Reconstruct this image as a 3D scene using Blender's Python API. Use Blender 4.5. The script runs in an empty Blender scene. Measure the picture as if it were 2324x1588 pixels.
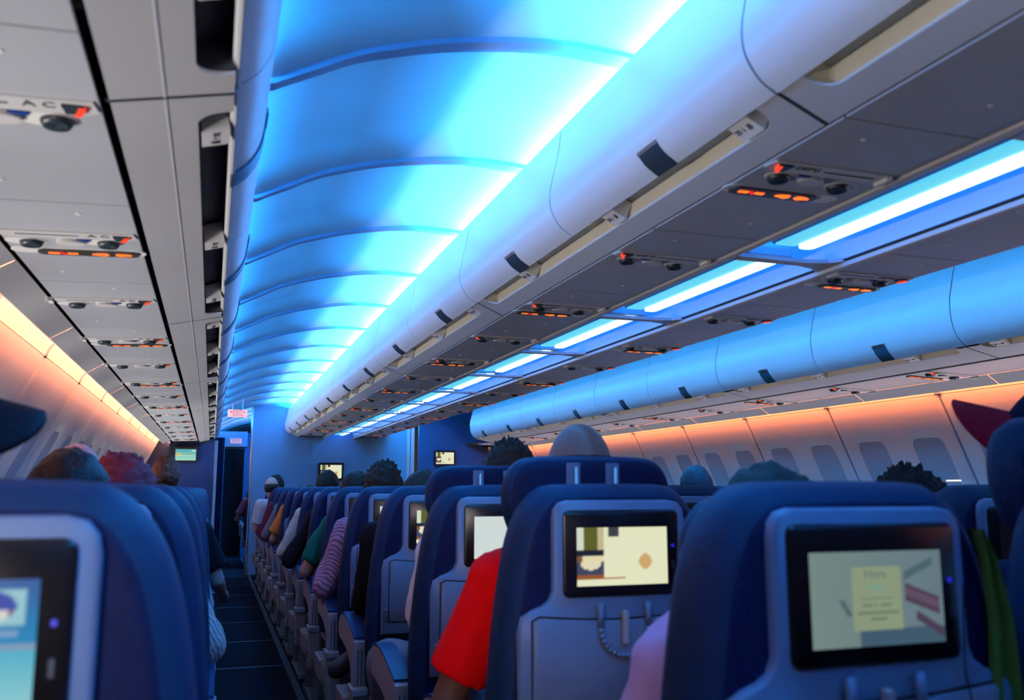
import bpy, bmesh, math, random
from mathutils import Vector, Matrix, noise
random.seed(7)
R = math.radians
SC = bpy.context.scene
COL = SC.collection

# ------------------------------------------------------------------ camera
F, VX, VY = 2000.0, 480.0, 1107.0
CAM = Vector((-1.67, 0.0, 1.16))
cam_d = bpy.data.cameras.new('camera'); cam = bpy.data.objects.new('camera', cam_d); COL.objects.link(cam)
cam_d.sensor_width = 36.0; cam_d.lens = F / 2324 * 36
yv = Vector(((VX - 1162) / F, -(VY - 794) / F, -1.0))
pt = math.atan2(-yv.y, 1.0)
yv.normalize(); zv = Vector((0, math.cos(pt), -math.sin(pt))); xv = yv.cross(zv)
M = Matrix((xv, yv, zv))            # rows: world axes in camera coords -> camera to world
cam.matrix_world = Matrix.Translation(CAM) @ M.to_4x4()
cam_d.clip_start = 0.05
cam_d.dof.use_dof = True; cam_d.dof.focus_distance = 6.0; cam_d.dof.aperture_fstop = 4.2
SC.camera = cam

# ------------------------------------------------------------------ world, lights, exposure
w = bpy.data.worlds.new('world'); SC.world = w; w.use_nodes = True
w.node_tree.nodes['Background'].inputs[0].default_value = (0.55, 0.55, 0.62, 1)
w.node_tree.nodes['Background'].inputs[1].default_value = 0.05
SC.cycles.max_bounces = 5; SC.cycles.diffuse_bounces = 3; SC.cycles.glossy_bounces = 2; SC.cycles.transmission_bounces = 1; SC.cycles.transparent_max_bounces = 2
SC.cycles.use_adaptive_sampling = True; SC.cycles.adaptive_threshold = 0.06; SC.cycles.adaptive_min_samples = 16; SC.cycles.caustics_reflective = False; SC.cycles.caustics_refractive = False
SC.view_settings.view_transform = 'Standard'; SC.view_settings.look = 'None'
SC.view_settings.exposure = 0.0; SC.view_settings.gamma = 1.0; SC.view_settings.use_curve_mapping = False

def area(name, loc, dirv, sx, sy, power, color, roll_y=True, spread=180):
    """rectangular lamp at loc shining along dirv; its long side (sy) lies along world y"""
    l = bpy.data.lights.new(name, 'AREA'); l.shape = 'RECTANGLE'; l.size = sx; l.size_y = sy
    l.energy = power; l.color = color; l.spread = R(spread)
    o = bpy.data.objects.new(name, l); COL.objects.link(o)
    z = -Vector(dirv).normalized(); y = Vector((0, 1, 0))
    if abs(z.y) > 0.9: y = Vector((0, 0, 1))
    x = y.cross(z).normalized(); y = z.cross(x)
    o.matrix_world = Matrix.Translation(loc) @ Matrix((x, y, z)).transposed().to_4x4()
    return o
BLUE = (0.015, 0.32, 1.0); CYAN = (0.05, 0.5, 1.0)
L0, L1 = -1.0, 15.8; LM = (L0 + L1) / 2; LL = L1 - L0
area('cove_lamp', (-0.62, LM, 2.262), (-0.25, 0, 1), 0.03, LL, 900, BLUE)          # left aisle ceiling, behind the centre bins
area('cove_lamp', (0.62, LM, 2.262), (0.75, 0, 0.85), 0.03, LL, 1500, (0.02, 0.40, 1.0))     # right aisle
area('cove_lamp', (-1.652, LM, 2.094), (0.75, 0, 1), 0.012, LL, 110, BLUE)
area('sidewall_lamp', (-2.225, 6.0, 1.765), (-1, 0, -0.1), 0.02, 13.4, 60, (1, 0.31, 0.15))
area('sidewall_lamp', (2.225, 6.0, 1.765), (1, 0, 0.0), 0.02, 13.4, 62, (1, 0.24, 0.08))
area('channel_lamp', (0.0, LM, 1.945), (0.15, 0, 1), 0.05, LL, 75, (0.01, 0.22, 1.0))
# added fill strips, hidden low on both walls to lift the overhead panels
area('wall_fill_strip', (-2.60, LM, 1.085), (1, 0, 0.84), 0.06, LL, 66, (1.0, 0.95, 0.90), spread=78)
area('wall_fill_strip', (2.60, LM, 1.085), (-1, 0, 0.84), 0.06, LL, 32, (1.0, 0.90, 0.95), spread=74)
area('rear_window_light', (-2.5, -0.5, 1.25), (0.28, 1, -0.1), 0.4, 0.4, 4.0, (1.0, 0.84, 0.82), spread=52)

# ------------------------------------------------------------------ materials
MATS = {}
def mat(name, color, rough=0.5, metal=0.0, emit=None, es=0.0, noise_amt=0.0, nscale=30, bump=0.0, bscale=200, spec=0.5, coat=0.0):
    if name in MATS: return MATS[name]
    m = bpy.data.materials.new(name); m.use_nodes = True; nt = m.node_tree; b = nt.nodes['Principled BSDF']
    b.inputs['Base Color'].default_value = (*color, 1); b.inputs['Roughness'].default_value = rough
    b.inputs['Metallic'].default_value = metal; b.inputs['Specular IOR Level'].default_value = spec
    if coat: b.inputs['Coat Weight'].default_value = coat
    if emit: b.inputs['Emission Color'].default_value = (*emit, 1); b.inputs['Emission Strength'].default_value = es
    tc = nt.nodes.new('ShaderNodeTexCoord')
    if noise_amt:
        n = nt.nodes.new('ShaderNodeTexNoise'); n.inputs['Scale'].default_value = nscale; n.inputs['Detail'].default_value = 2
        nt.links.new(tc.outputs['Object'], n.inputs['Vector'])
        mp = nt.nodes.new('ShaderNodeMapRange'); mp.inputs[3].default_value = 1 - noise_amt; mp.inputs[4].default_value = 1 + noise_amt
        nt.links.new(n.outputs['Fac'], mp.inputs[0])
        mx = nt.nodes.new('ShaderNodeMix'); mx.data_type = 'RGBA'; mx.blend_type = 'MULTIPLY'; mx.inputs[0].default_value = 1
        mx.inputs[6].default_value = (*color, 1); nt.links.new(mp.outputs[0], mx.inputs[7])
        nt.links.new(mx.outputs[2], b.inputs['Base Color'])
    if bump:
        n2 = nt.nodes.new('ShaderNodeTexNoise'); n2.inputs['Scale'].default_value = bscale; n2.inputs['Detail'].default_value = 1
        nt.links.new(tc.outputs['Object'], n2.inputs['Vector'])
        bp = nt.nodes.new('ShaderNodeBump'); bp.inputs['Strength'].default_value = bump; bp.inputs['Distance'].default_value = 0.004
        nt.links.new(n2.outputs['Fac'], bp.inputs['Height']); nt.links.new(bp.outputs[0], b.inputs['Normal'])
    MATS[name] = m; return m
def glow(name, color, s=1.0, base=(0.02, 0.02, 0.02)): return mat(name, base, 0.4, emit=color, es=s)

m_bin = mat('bin_laminate', (0.66, 0.66, 0.68), 0.34, noise_amt=0.03, nscale=3)
m_bin_l = mat('bin_fascia_grey', (0.50, 0.50, 0.52), 0.4, noise_amt=0.04, nscale=5)
m_psu = mat('service_panel_grey', (0.43, 0.455, 0.50), 0.36, noise_amt=0.04, nscale=6, bump=0.04, bscale=90)
m_psu2 = mat('service_strip_grey', (0.60, 0.60, 0.60), 0.35)
m_oval = mat('pale_plastic', (0.80, 0.79, 0.76), 0.4)
m_cream = mat('cream_recess', (0.85, 0.79, 0.62), 0.5, noise_amt=0.05, nscale=12)
m_lip = mat('recess_lip', (0.70, 0.72, 0.78), 0.3)
m_dark = mat('gap_shade_dark', (0.02, 0.02, 0.025), 0.6)  # near-black that paints shade in joints, behind panels and past the doorway
m_black = mat('black_gloss_plastic', (0.006, 0.006, 0.008), 0.28)
m_latch = mat('latch_slate', (0.03, 0.045, 0.06), 0.35)
m_chrome = mat('brushed_metal', (0.6, 0.6, 0.6), 0.3, metal=1.0)
m_ceil = mat('ceiling_laminate', (0.56, 0.72, 0.78), 0.5, noise_amt=0.02, nscale=2)  # blue tint puts more of the cove light's blue into the colour
m_rib = mat('ceiling_rib_grey', (0.26, 0.32, 0.46), 0.45)
m_wall = mat('sidewall_laminate', (0.72, 0.70, 0.68), 0.5, noise_amt=0.03, nscale=4, bump=0.03, bscale=60)
m_shade = mat('window_shade', (0.42, 0.45, 0.50), 0.5, noise_amt=0.04, nscale=8)
m_trim = mat('warm_trim', (0.62, 0.60, 0.56), 0.35)
m_part = mat('bulkhead_laminate', (0.16, 0.36, 0.56), 0.45, noise_amt=0.05, nscale=2)
m_part_d = mat('navy_bulkhead', (0.02, 0.05, 0.14), 0.55, noise_amt=0.08, nscale=4)
m_carpet = mat('dark_carpet', (0.004, 0.006, 0.012), 0.95, noise_amt=0.5, nscale=60, bump=0.5, bscale=300, spec=0.1)
m_track = mat('floor_strip', (0.012, 0.02, 0.04), 0.6)
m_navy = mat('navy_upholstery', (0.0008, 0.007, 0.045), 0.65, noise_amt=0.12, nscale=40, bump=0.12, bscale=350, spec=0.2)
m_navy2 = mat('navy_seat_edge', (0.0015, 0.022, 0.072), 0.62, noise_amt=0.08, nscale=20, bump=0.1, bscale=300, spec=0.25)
m_splas = mat('seat_plastic', (0.12, 0.20, 0.33), 0.38, noise_amt=0.05, nscale=7)
m_tray = mat('tray_plastic', (0.14, 0.19, 0.28), 0.42, noise_amt=0.06, nscale=9)
m_arm = mat('armrest_plastic', (0.34, 0.32, 0.35), 0.42, noise_amt=0.05, nscale=12)
m_pad = mat('armrest_pad_blue', (0.003, 0.025, 0.12), 0.5)
m_leg = mat('seat_leg_metal', (0.35, 0.37, 0.42), 0.35, metal=0.6)
m_curt = mat('navy_curtain', (0.01, 0.03, 0.12), 0.8, noise_amt=0.2, nscale=20)
m_redglow = glow('call_light_red', (1, 0.05, 0.008), 1.3)
m_orange = glow('sign_orange', (1, 0.16, 0.01), 1.6)
m_redsym = glow('sign_red', (0.9, 0.01, 0.03), 1.0)
m_sign = mat('sign_window_dark', (0.05, 0.05, 0.045), 0.3)
m_ink = mat('printed_ink', (0.06, 0.06, 0.09), 0.6)
m_blueb = mat('blue_button', (0.01, 0.06, 0.35), 0.4)
m_tube = glow('tube_diffuser', (0.62, 0.95, 1.0), 2.6, (0.8, 0.8, 0.8))
m_refl = mat('reflector_glow', (0.3, 0.7, 0.9), 0.25, emit=(0.12, 0.75, 0.95), es=0.75)  # its own glow stands in for the light falling on the reflector
m_exit = glow('exit_sign_face', (1.0, 0.55, 0.58), 1.0)
m_exitb = glow('exit_sign_face_blue', (0.55, 0.5, 0.95), 0.8)
m_exitt = glow('exit_sign_ink', (0.55, 0.03, 0.08), 0.7)
m_led = glow('blue_led', (0.02, 0.02, 0.9), 0.8)

def cmat(name='screen_picture', s=1.0):
    m = bpy.data.materials.new(name); m.use_nodes = True; nt = m.node_tree; b = nt.nodes['Principled BSDF']
    a = nt.nodes.new('ShaderNodeAttribute'); a.attribute_name = 'Pic'
    nt.links.new(a.outputs['Color'], b.inputs['Emission Color']); b.inputs['Emission Strength'].default_value = s
    b.inputs['Base Color'].default_value = (0.01, 0.01, 0.01, 1); b.inputs['Roughness'].default_value = 0.2
    return m
m_pic = cmat()

# ------------------------------------------------------------------ mesh helpers
def me_from(name, vs, fs, mats, idx=None, smooth=False):
    me = bpy.data.meshes.new(name); me.from_pydata([tuple(v) for v in vs], [], fs); 
    for m in (mats if isinstance(mats, (list, tuple)) else [mats]): me.materials.append(m)
    if idx: me.polygons.foreach_set('material_index', idx)
    if smooth: me.polygons.foreach_set('use_smooth', [True] * len(me.polygons))
    bm = bmesh.new(); bm.from_mesh(me); bmesh.ops.recalc_face_normals(bm, faces=bm.faces); bm.to_mesh(me); bm.free()
    me.update(); return me
def obj(name, me, parent=None, loc=(0, 0, 0), rot=(0, 0, 0), **props):
    o = bpy.data.objects.new(name, me); COL.objects.link(o)
    if parent: o.parent = parent
    o.location = loc; o.rotation_euler = rot
    for k, v in props.items(): o[k] = v
    return o
def empty(name, loc=(0, 0, 0), rot=(0, 0, 0), **props): return obj(name, None, None, loc, rot, **props)
class MB:
    def __init__(s): s.v = []; s.f = []; s.i = []
    def add(s, vs, fs, k=0):
        n = len(s.v); s.v += [tuple(v) for v in vs]; s.f += [tuple(n + a for a in f) for f in fs]; s.i += [k] * len(fs); return s
    def box(s, x0, x1, y0, y1, z0, z1, k=0, bev=0.0):
        if bev > 0:
            bm = bmesh.new(); bmesh.ops.create_cube(bm, size=1)
            for v in bm.verts: v.co = Vector(((x0 + x1) / 2 + v.co.x * (x1 - x0), (y0 + y1) / 2 + v.co.y * (y1 - y0), (z0 + z1) / 2 + v.co.z * (z1 - z0)))
            bmesh.ops.bevel(bm, geom=bm.edges[:], offset=bev, segments=2, affect='EDGES', profile=0.5)
            bm.verts.index_update(); s.add([v.co for v in bm.verts], [[v.index for v in f.verts] for f in bm.faces], k); bm.free(); return s
        vs = [(x, y, z) for x in (x0, x1) for y in (y0, y1) for z in (z0, z1)]
        return s.add(vs, [(0, 1, 3, 2), (4, 6, 7, 5), (0, 4, 5, 1), (2, 3, 7, 6), (0, 2, 6, 4), (1, 5, 7, 3)], k)
    def prism(s, pts, axis, a, b, k=0):
        """closed 2D outline extruded along axis from a to b. axis 'y': pts (x,z); 'x': (y,z); 'z': (x,y)"""
        def P(p, t): return {'y': (p[0], t, p[1]), 'x': (t, p[0], p[1]), 'z': (p[0], p[1], t)}[axis]
        n = len(pts); vs = [P(p, a) for p in pts] + [P(p, b) for p in pts]
        fs = [(i, (i + 1) % n, n + (i + 1) % n, n + i) for i in range(n)] + [tuple(range(n))[::-1], tuple(range(n, 2 * n))]
        return s.add(vs, fs, k)
    def tube(s, p0, p1, r0, r1=None, n=10, k=0):
        r1 = r0 if r1 is None else r1; p0, p1 = Vector(p0), Vector(p1); d = (p1 - p0).normalized()
        a = d.orthogonal().normalized(); b = d.cross(a)
        vs = [p0 + (a * math.cos(t) + b * math.sin(t)) * r0 for t in [2 * math.pi * i / n for i in range(n)]]
        vs += [p1 + (a * math.cos(t) + b * math.sin(t)) * r1 for t in [2 * math.pi * i / n for i in range(n)]]
        return s.add(vs, [(i, (i + 1) % n, n + (i + 1) % n, n + i) for i in range(n)] + [tuple(range(n))[::-1], tuple(range(n, 2 * n))], k)
    def sweep(s, prof, y0, y1, thick=0.0, k=0, close_ends=True):
        """open profile (x,z) swept along y; thickness offsets to the left-hand normal"""
        n = len(prof)
        def offs(i):
            a = Vector(prof[max(i - 1, 0)]); b = Vector(prof[min(i + 1, n - 1)]); t = (b - a).normalized(); return Vector((-t.y, t.x))
        if thick == 0:
            vs = [(p[0], y0, p[1]) for p in prof] + [(p[0], y1, p[1]) for p in prof]
            return s.add(vs, [(i, i + 1, n + i + 1, n + i) for i in range(n - 1)], k)
        inner = [(prof[i][0] + offs(i).x * thick, prof[i][1] + offs(i).y * thick) for i in range(n)]
        ring = list(prof) + inner[::-1]
        m = len(ring); vs = [(p[0], y0, p[1]) for p in ring] + [(p[0], y1, p[1]) for p in ring]
        fs = [(i, (i + 1) % m, m + (i + 1) % m, m + i) for i in range(m)]
        for i in range(n - 1):
            fs.append((i, i + 1, m - 2 - i, m - 1 - i)); fs.append((m + i, m + i + 1, m + m - 2 - i, m + m - 1 - i))
        return s.add(vs, fs, k)
    def mesh(s, name, mats, smooth=False): return me_from(name, s.v, s.f, mats, s.i, smooth)
def autosmooth(me, ang=35):
    bm = bmesh.new(); bm.from_mesh(me)
    for e in bm.edges:
        e.smooth = not (len(e.link_faces) != 2 or e.calc_face_angle(0) > R(ang))
    for f in bm.faces: f.smooth = True
    bm.to_mesh(me); bm.free(); return me
def rrect(x0, x1, z0, z1, r, n=5, corners=(1, 1, 1, 1)):
    """rounded rectangle; corners order: bottom-left, bottom-right, top-right, top-left"""
    out = []
    for (cx, cz, a0, on) in ((x0 + r, z0 + r, 180, corners[0]), (x1 - r, z0 + r, 270, corners[1]), (x1 - r, z1 - r, 0, corners[2]), (x0 + r, z1 - r, 90, corners[3])):
        if on: out += [(cx + r * math.cos(R(a0 + 90 * i / n)), cz + r * math.sin(R(a0 + 90 * i / n))) for i in range(n + 1)]
        else: out.append((cx + (-r if a0 in (180, 90) else r), cz + (-r if a0 in (180, 270) else r)))
    return out
def catmull(pts, k=4):
    out = []; P = [Vector(p) for p in pts]
    for i in range(len(P) - 1):
        p0, p1, p2, p3 = P[max(i - 1, 0)], P[i], P[i + 1], P[min(i + 2, len(P) - 1)]
        for j in range(k):
            t = j / k; out.append(tuple(0.5 * ((2 * p1) + (p2 - p0) * t + (2 * p0 - 5 * p1 + 4 * p2 - p3) * t * t + (3 * p1 - p0 - 3 * p2 + p3) * t ** 3)))
    out.append(tuple(P[-1])); return out
TMPS = bpy.data.scenes.new('work')
def evaluated(o):
    with bpy.context.temp_override(scene=TMPS, view_layer=TMPS.view_layers[0]): dg = bpy.context.evaluated_depsgraph_get()
    return bpy.data.meshes.new_from_object(o.evaluated_get(dg))
TXT = {}
def text_mesh(s, size, m, depth=0.0006, align='CENTER'):
    key = (s, size, m.name, align)
    if key in TXT: return TXT[key]
    c = bpy.data.curves.new('text', 'FONT'); c.body = s; c.size = size; c.extrude = depth; c.align_x = align; c.align_y = 'CENTER'; c.resolution_u = 3
    o = bpy.data.objects.new('tmp', c); TMPS.collection.objects.link(o)
    me = evaluated(o)
    bpy.data.objects.remove(o); me.materials.clear(); me.materials.append(m); TXT[key] = me; return me
ORD = ['first', 'second', 'third', 'fourth', 'fifth', 'sixth', 'seventh', 'eighth', 'ninth', 'tenth', 'eleventh', 'twelfth', 'thirteenth', 'fourteenth', 'fifteenth', 'sixteenth']

# ================================================================== STRUCTURE
YE = 12.69            # bulkhead plane
# floor
fl = obj('floor', MB().box(-2.8, 2.8, -2.0, 22, -0.06, 0.0).mesh('floor', m_carpet), kind='structure')
for x in (-1.14, 1.14, -1.62, 1.62):
    obj('track_strip', MB().box(x - 0.02, x + 0.02, -1, 20, 0.0, 0.006).mesh('track_strip', m_track), fl)
for i in range(12):
    y = 5.2 + i * 1.03
    obj('floor_seam', MB().box(-1.60, -1.16, y, y + 0.03, 0.0, 0.003).mesh('floor_seam', m_track), fl)

# side walls: curved panels with two shaded windows each
WP = catmull([(2.60, 0.02), (2.70, 0.35), (2.715, 0.70), (2.675, 1.00), (2.593, 1.204), (2.496, 1.414), (2.414, 1.588), (2.358, 1.703)], 4)
def wall_x(z):
    for a, b in zip(WP, WP[1:]):
        if a[1] <= z <= b[1]: return a[0] + (b[0] - a[0]) * (z - a[1]) / (b[1] - a[1])
    return WP[-1][0]
def wall_panel_mesh(s):
    """one sidewall panel, y 0..1.0, with flared window recesses; s = +1 right wall, -1 left wall"""
    mb = MB(); y0, y1 = 0.012, 0.998
    W = []
    for yc in (0.25, 0.745): W.append((yc, 0.135, 1.065, 1.475))
    # grid of the panel; window cells get pushed outward (recess)
    ny, nz = 66, 74; vs = []; 
    zs = [0.02 + (1.703 - 0.02) * j / nz for j in range(nz + 1)]
    for i in range(ny + 1):
        y = y0 + (y1 - y0) * i / ny
        for z in zs:
            x = wall_x(z); d = 0.0
            for yc, hw, za, zb in W:
                zc, hz = (za + zb) / 2, (zb - za) / 2; r = 0.07
                qx = abs(y - yc) - (hw - r); qz = abs(z - zc) - (hz - r)
                sd = math.hypot(max(qx, 0), max(qz, 0)) + min(max(qx, qz), 0) - r
                if sd < 0.012: d = max(d, 0.016 * min(1, (0.012 - sd) / 0.024))
            e = min(y - y0, y1 - y); d += 0.012 * max(0, 1 - e / 0.03)
            # gentle vertical flutes beside the seam
            vs.append((s * (x + d), y, z))
    fs = [(i * (nz + 1) + j, (i + 1) * (nz + 1) + j, (i + 1) * (nz + 1) + j + 1, i * (nz + 1) + j + 1) for i in range(ny) for j in range(nz)]
    mb.add(vs, fs); me = mb.mesh('sidewall_panel', m_wall, True)
    # shades: slightly curved plates in the recesses
    sh = []
    for yc, hw, za, zb in W:
        out = rrect(yc - hw, yc + hw, za, zb, 0.065, 6)
        n = len(out); v2 = [(s * (wall_x(z) + 0.012), y, z) for y, z in out] + [(s * (wall_x(z) + 0.03), y, z) for y, z in out]
        sh.append(me_from('window_shade', v2, [tuple(range(n)), tuple(range(n, 2 * n))] + [(i, (i + 1) % n, n + (i + 1) % n, n + i) for i in range(n)], m_shade))
    hd = []
    for yc, hw, za, zb in W:
        hd.append(MB().box(yc - 0.05, yc + 0.05, -0.006, 0.006, -0.006, 0.006, bev=0.003).mesh('shade_handle', m_oval))
    return me, sh
for s, nm in ((1, 'wall_right'), (-1, 'wall_left')):
    back = MB().sweep([(s * (x + 0.06), z) for x, z in WP], -1.9, YE + 0.05).mesh('wall', m_dark)
    wl = obj(nm, back, kind='structure')
    pm, sh = wall_panel_mesh(s)
    # orange-lit cove closeout above the panel
    CO = [(2.358, 1.706), (2.345, 1.74), (2.315, 1.775), (2.27, 1.80), (2.19, 1.815)]
    com = MB().sweep([(s * x, z) for x, z in catmull(CO, 3)], 0.01, 0.995).mesh('cove_closeout', m_wall, True)
    ribm = MB().sweep([(s * (x - 0.004), z) for x, z in catmull(CO, 3)], -0.02, 0.012, 0.01).mesh('cove_rib', m_rib, True)
    trm = MB().sweep([(s * (x + 0.014), z) for x, z in WP], -0.012, 0.018).mesh('panel_seam', m_rib, True)
    y = 0.085
    for k in range(13):
        yy = y + 1.003 * k - 1.0
        if yy > YE - 0.5: break
        p = obj('sidewall_panel', pm, wl, (0, yy, 0))
        for q in sh: obj('window_shade', q, p)
        obj('cove_closeout', com, wl, (0, yy, 0)); obj('cove_rib', ribm, wl, (0, yy, 0)); obj('panel_seam', trm, wl, (0, yy, 0))

rw = bpy.data.objects['wall_right']
n = 12; gp = [(0.085 * math.cos(math.pi * i / n), 0.030 * math.sin(math.pi * i / n)) for i in range(n + 1)]
obj('window_gap', MB().prism([(4.255 + a, 1.205 + b) for a, b in gp], 'x', 2.606, 2.612).mesh('window_gap', mat('dim_glass', (0.35, 0.4, 0.5), 0.1)), rw)
obj('lit_window_slit', MB().box(2.600, 2.606, 4.18, 4.33, 1.200, 1.208).mesh('lit_window_slit', glow('daylight_slit', (1.0, 0.85, 0.95), 1.6)), rw)
# ceiling: vaulted panels with ribs, one vault over each aisle
CP = [(-0.56, 2.325), (-0.64, 2.338), (-0.80, 2.352), (-0.93, 2.350), (-1.05, 2.338), (-1.17, 2.319), (-1.28, 2.293), (-1.39, 2.26), (-1.50, 2.207), (-1.58, 2.165), (-1.64, 2.125), (-1.69, 2.098)]
CPc = catmull(CP, 4)
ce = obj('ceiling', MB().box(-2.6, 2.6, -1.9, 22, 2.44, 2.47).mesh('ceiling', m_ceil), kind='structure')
PY = 0.88
for s in (1, -1):
    CPc = catmull(CP, 4) if s > 0 else catmull([p for p in CP if p[0] > -1.2] + [(-1.35, 2.31), (-1.60, 2.30), (-1.85, 2.30)], 4)
    # each panel: its far end dips in a flared step that catches the cove light, then the grey rib
    vs = []; n = len(CPc); YS = [(0.035, 0.0), (0.20, 0.0), (0.40, 0.0), (0.58, 0.0), (0.64, 0.06), (0.68, 0.35), (0.73, 0.75), (0.78, 0.95), (0.835, 1.0)]
    def dip(i): return 0.0 if s < 0 else -(0.012 + 0.042 * max(0, min(1, (abs(CPc[i][0]) - 0.62) / 0.85))) * (1.0 if abs(CPc[i][0]) < 1.58 else max(0, 1 - (abs(CPc[i][0]) - 1.58) / 0.11))
    for yy, d in YS:
        for i, (x, z) in enumerate(CPc):
            tt = 1.0 if i < n * 0.8 else 1 - (i - n * 0.8) / (n * 0.2)
            vs.append((s * x, yy, z + d * dip(i)))
    fs = [(a * n + i, a * n + i + 1, (a + 1) * n + i + 1, (a + 1) * n + i) for a in range(len(YS) - 1) for i in range(n - 1)]
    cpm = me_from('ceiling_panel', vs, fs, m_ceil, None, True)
    rbm = MB().sweep([(s * x, z + dip(i)) for i, (x, z) in enumerate(CPc)], 0.835, 0.872, 0.014 * s).sweep([(s * x, z + dip(i) * 0.8 + 0.006) for i, (x, z) in enumerate(CPc)], 0.872, 0.915, 0.014 * s).mesh('ceiling_rib', m_rib, True)
    autosmooth(rbm)
    for k in range(-1, 21 if s == 1 else 13):
        yb = 2.066 + PY * (k - 1) 
        if yb < -1.9 or yb > 19: continue
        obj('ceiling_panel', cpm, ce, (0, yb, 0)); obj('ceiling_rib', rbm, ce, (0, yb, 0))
hat = obj('ceiling_hatch', MB().prism(rrect(-0.075, 0.075, -0.03, 0.03, 0.012), 'z', 0, 0.006).mesh('ceiling_hatch', m_rib), ce, (-1.10, 6.35, 2.316), (R(0), R(-9), 0))

# centre channel vault between the two service-panel strips
VP = [(-0.205, 1.868), (-0.205, 1.93), (-0.16, 1.985), (-0.08, 2.01), (0.08, 2.01), (0.16, 1.985), (0.205, 1.93), (0.212, 1.868)]
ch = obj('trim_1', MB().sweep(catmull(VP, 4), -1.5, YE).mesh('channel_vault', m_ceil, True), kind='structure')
for x in (-0.202, 0.214):
    obj('trim_strip', MB().box(x - 0.012, x + 0.014, -1.5, YE, 1.855, 1.870, bev=0.003).mesh('trim_strip', m_trim), ch)
# hidden top of the centre unit, closing it against the ceiling void
obj('trim_2', MB().box(-0.60, 0.60, -1.5, YE, 2.235, 2.25).mesh('centre_top', m_rib), kind='structure')

# ================================================================== OVERHEAD BINS
# profiles are listed as (distance from plane centre line, height) starting at the service-panel edge
PC = dict(fasc=[(0.558, 1.866), (0.617, 1.886)], door=[(0.672, 1.912), (0.706, 1.934), (0.729, 1.963), (0.742, 1.995), (0.744, 2.038), (0.733, 2.096), (0.716, 2.168), (0.700, 2.255), (0.665, 2.268)], edge=(0.672, 1.916), inn=-1)
PW = dict(fasc=[(1.855, 1.772), (1.722, 1.783)], door=[(1.660, 1.820), (1.622, 1.855), (1.598, 1.90), (1.586, 1.96), (1.586, 2.03), (1.602, 2.10), (1.630, 2.20), (1.665, 2.275), (1.72, 2.285)], edge=(1.666, 1.813), inn=1)
PWL = dict(PW); PWL['door'] = [(1.664, 1.826), (1.630, 1.855), (1.607, 1.90), (1.598, 1.96), (1.600, 2.01), (1.618, 2.06), (1.66, 2.085), (1.72, 2.09)]
BP = 1.03
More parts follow.
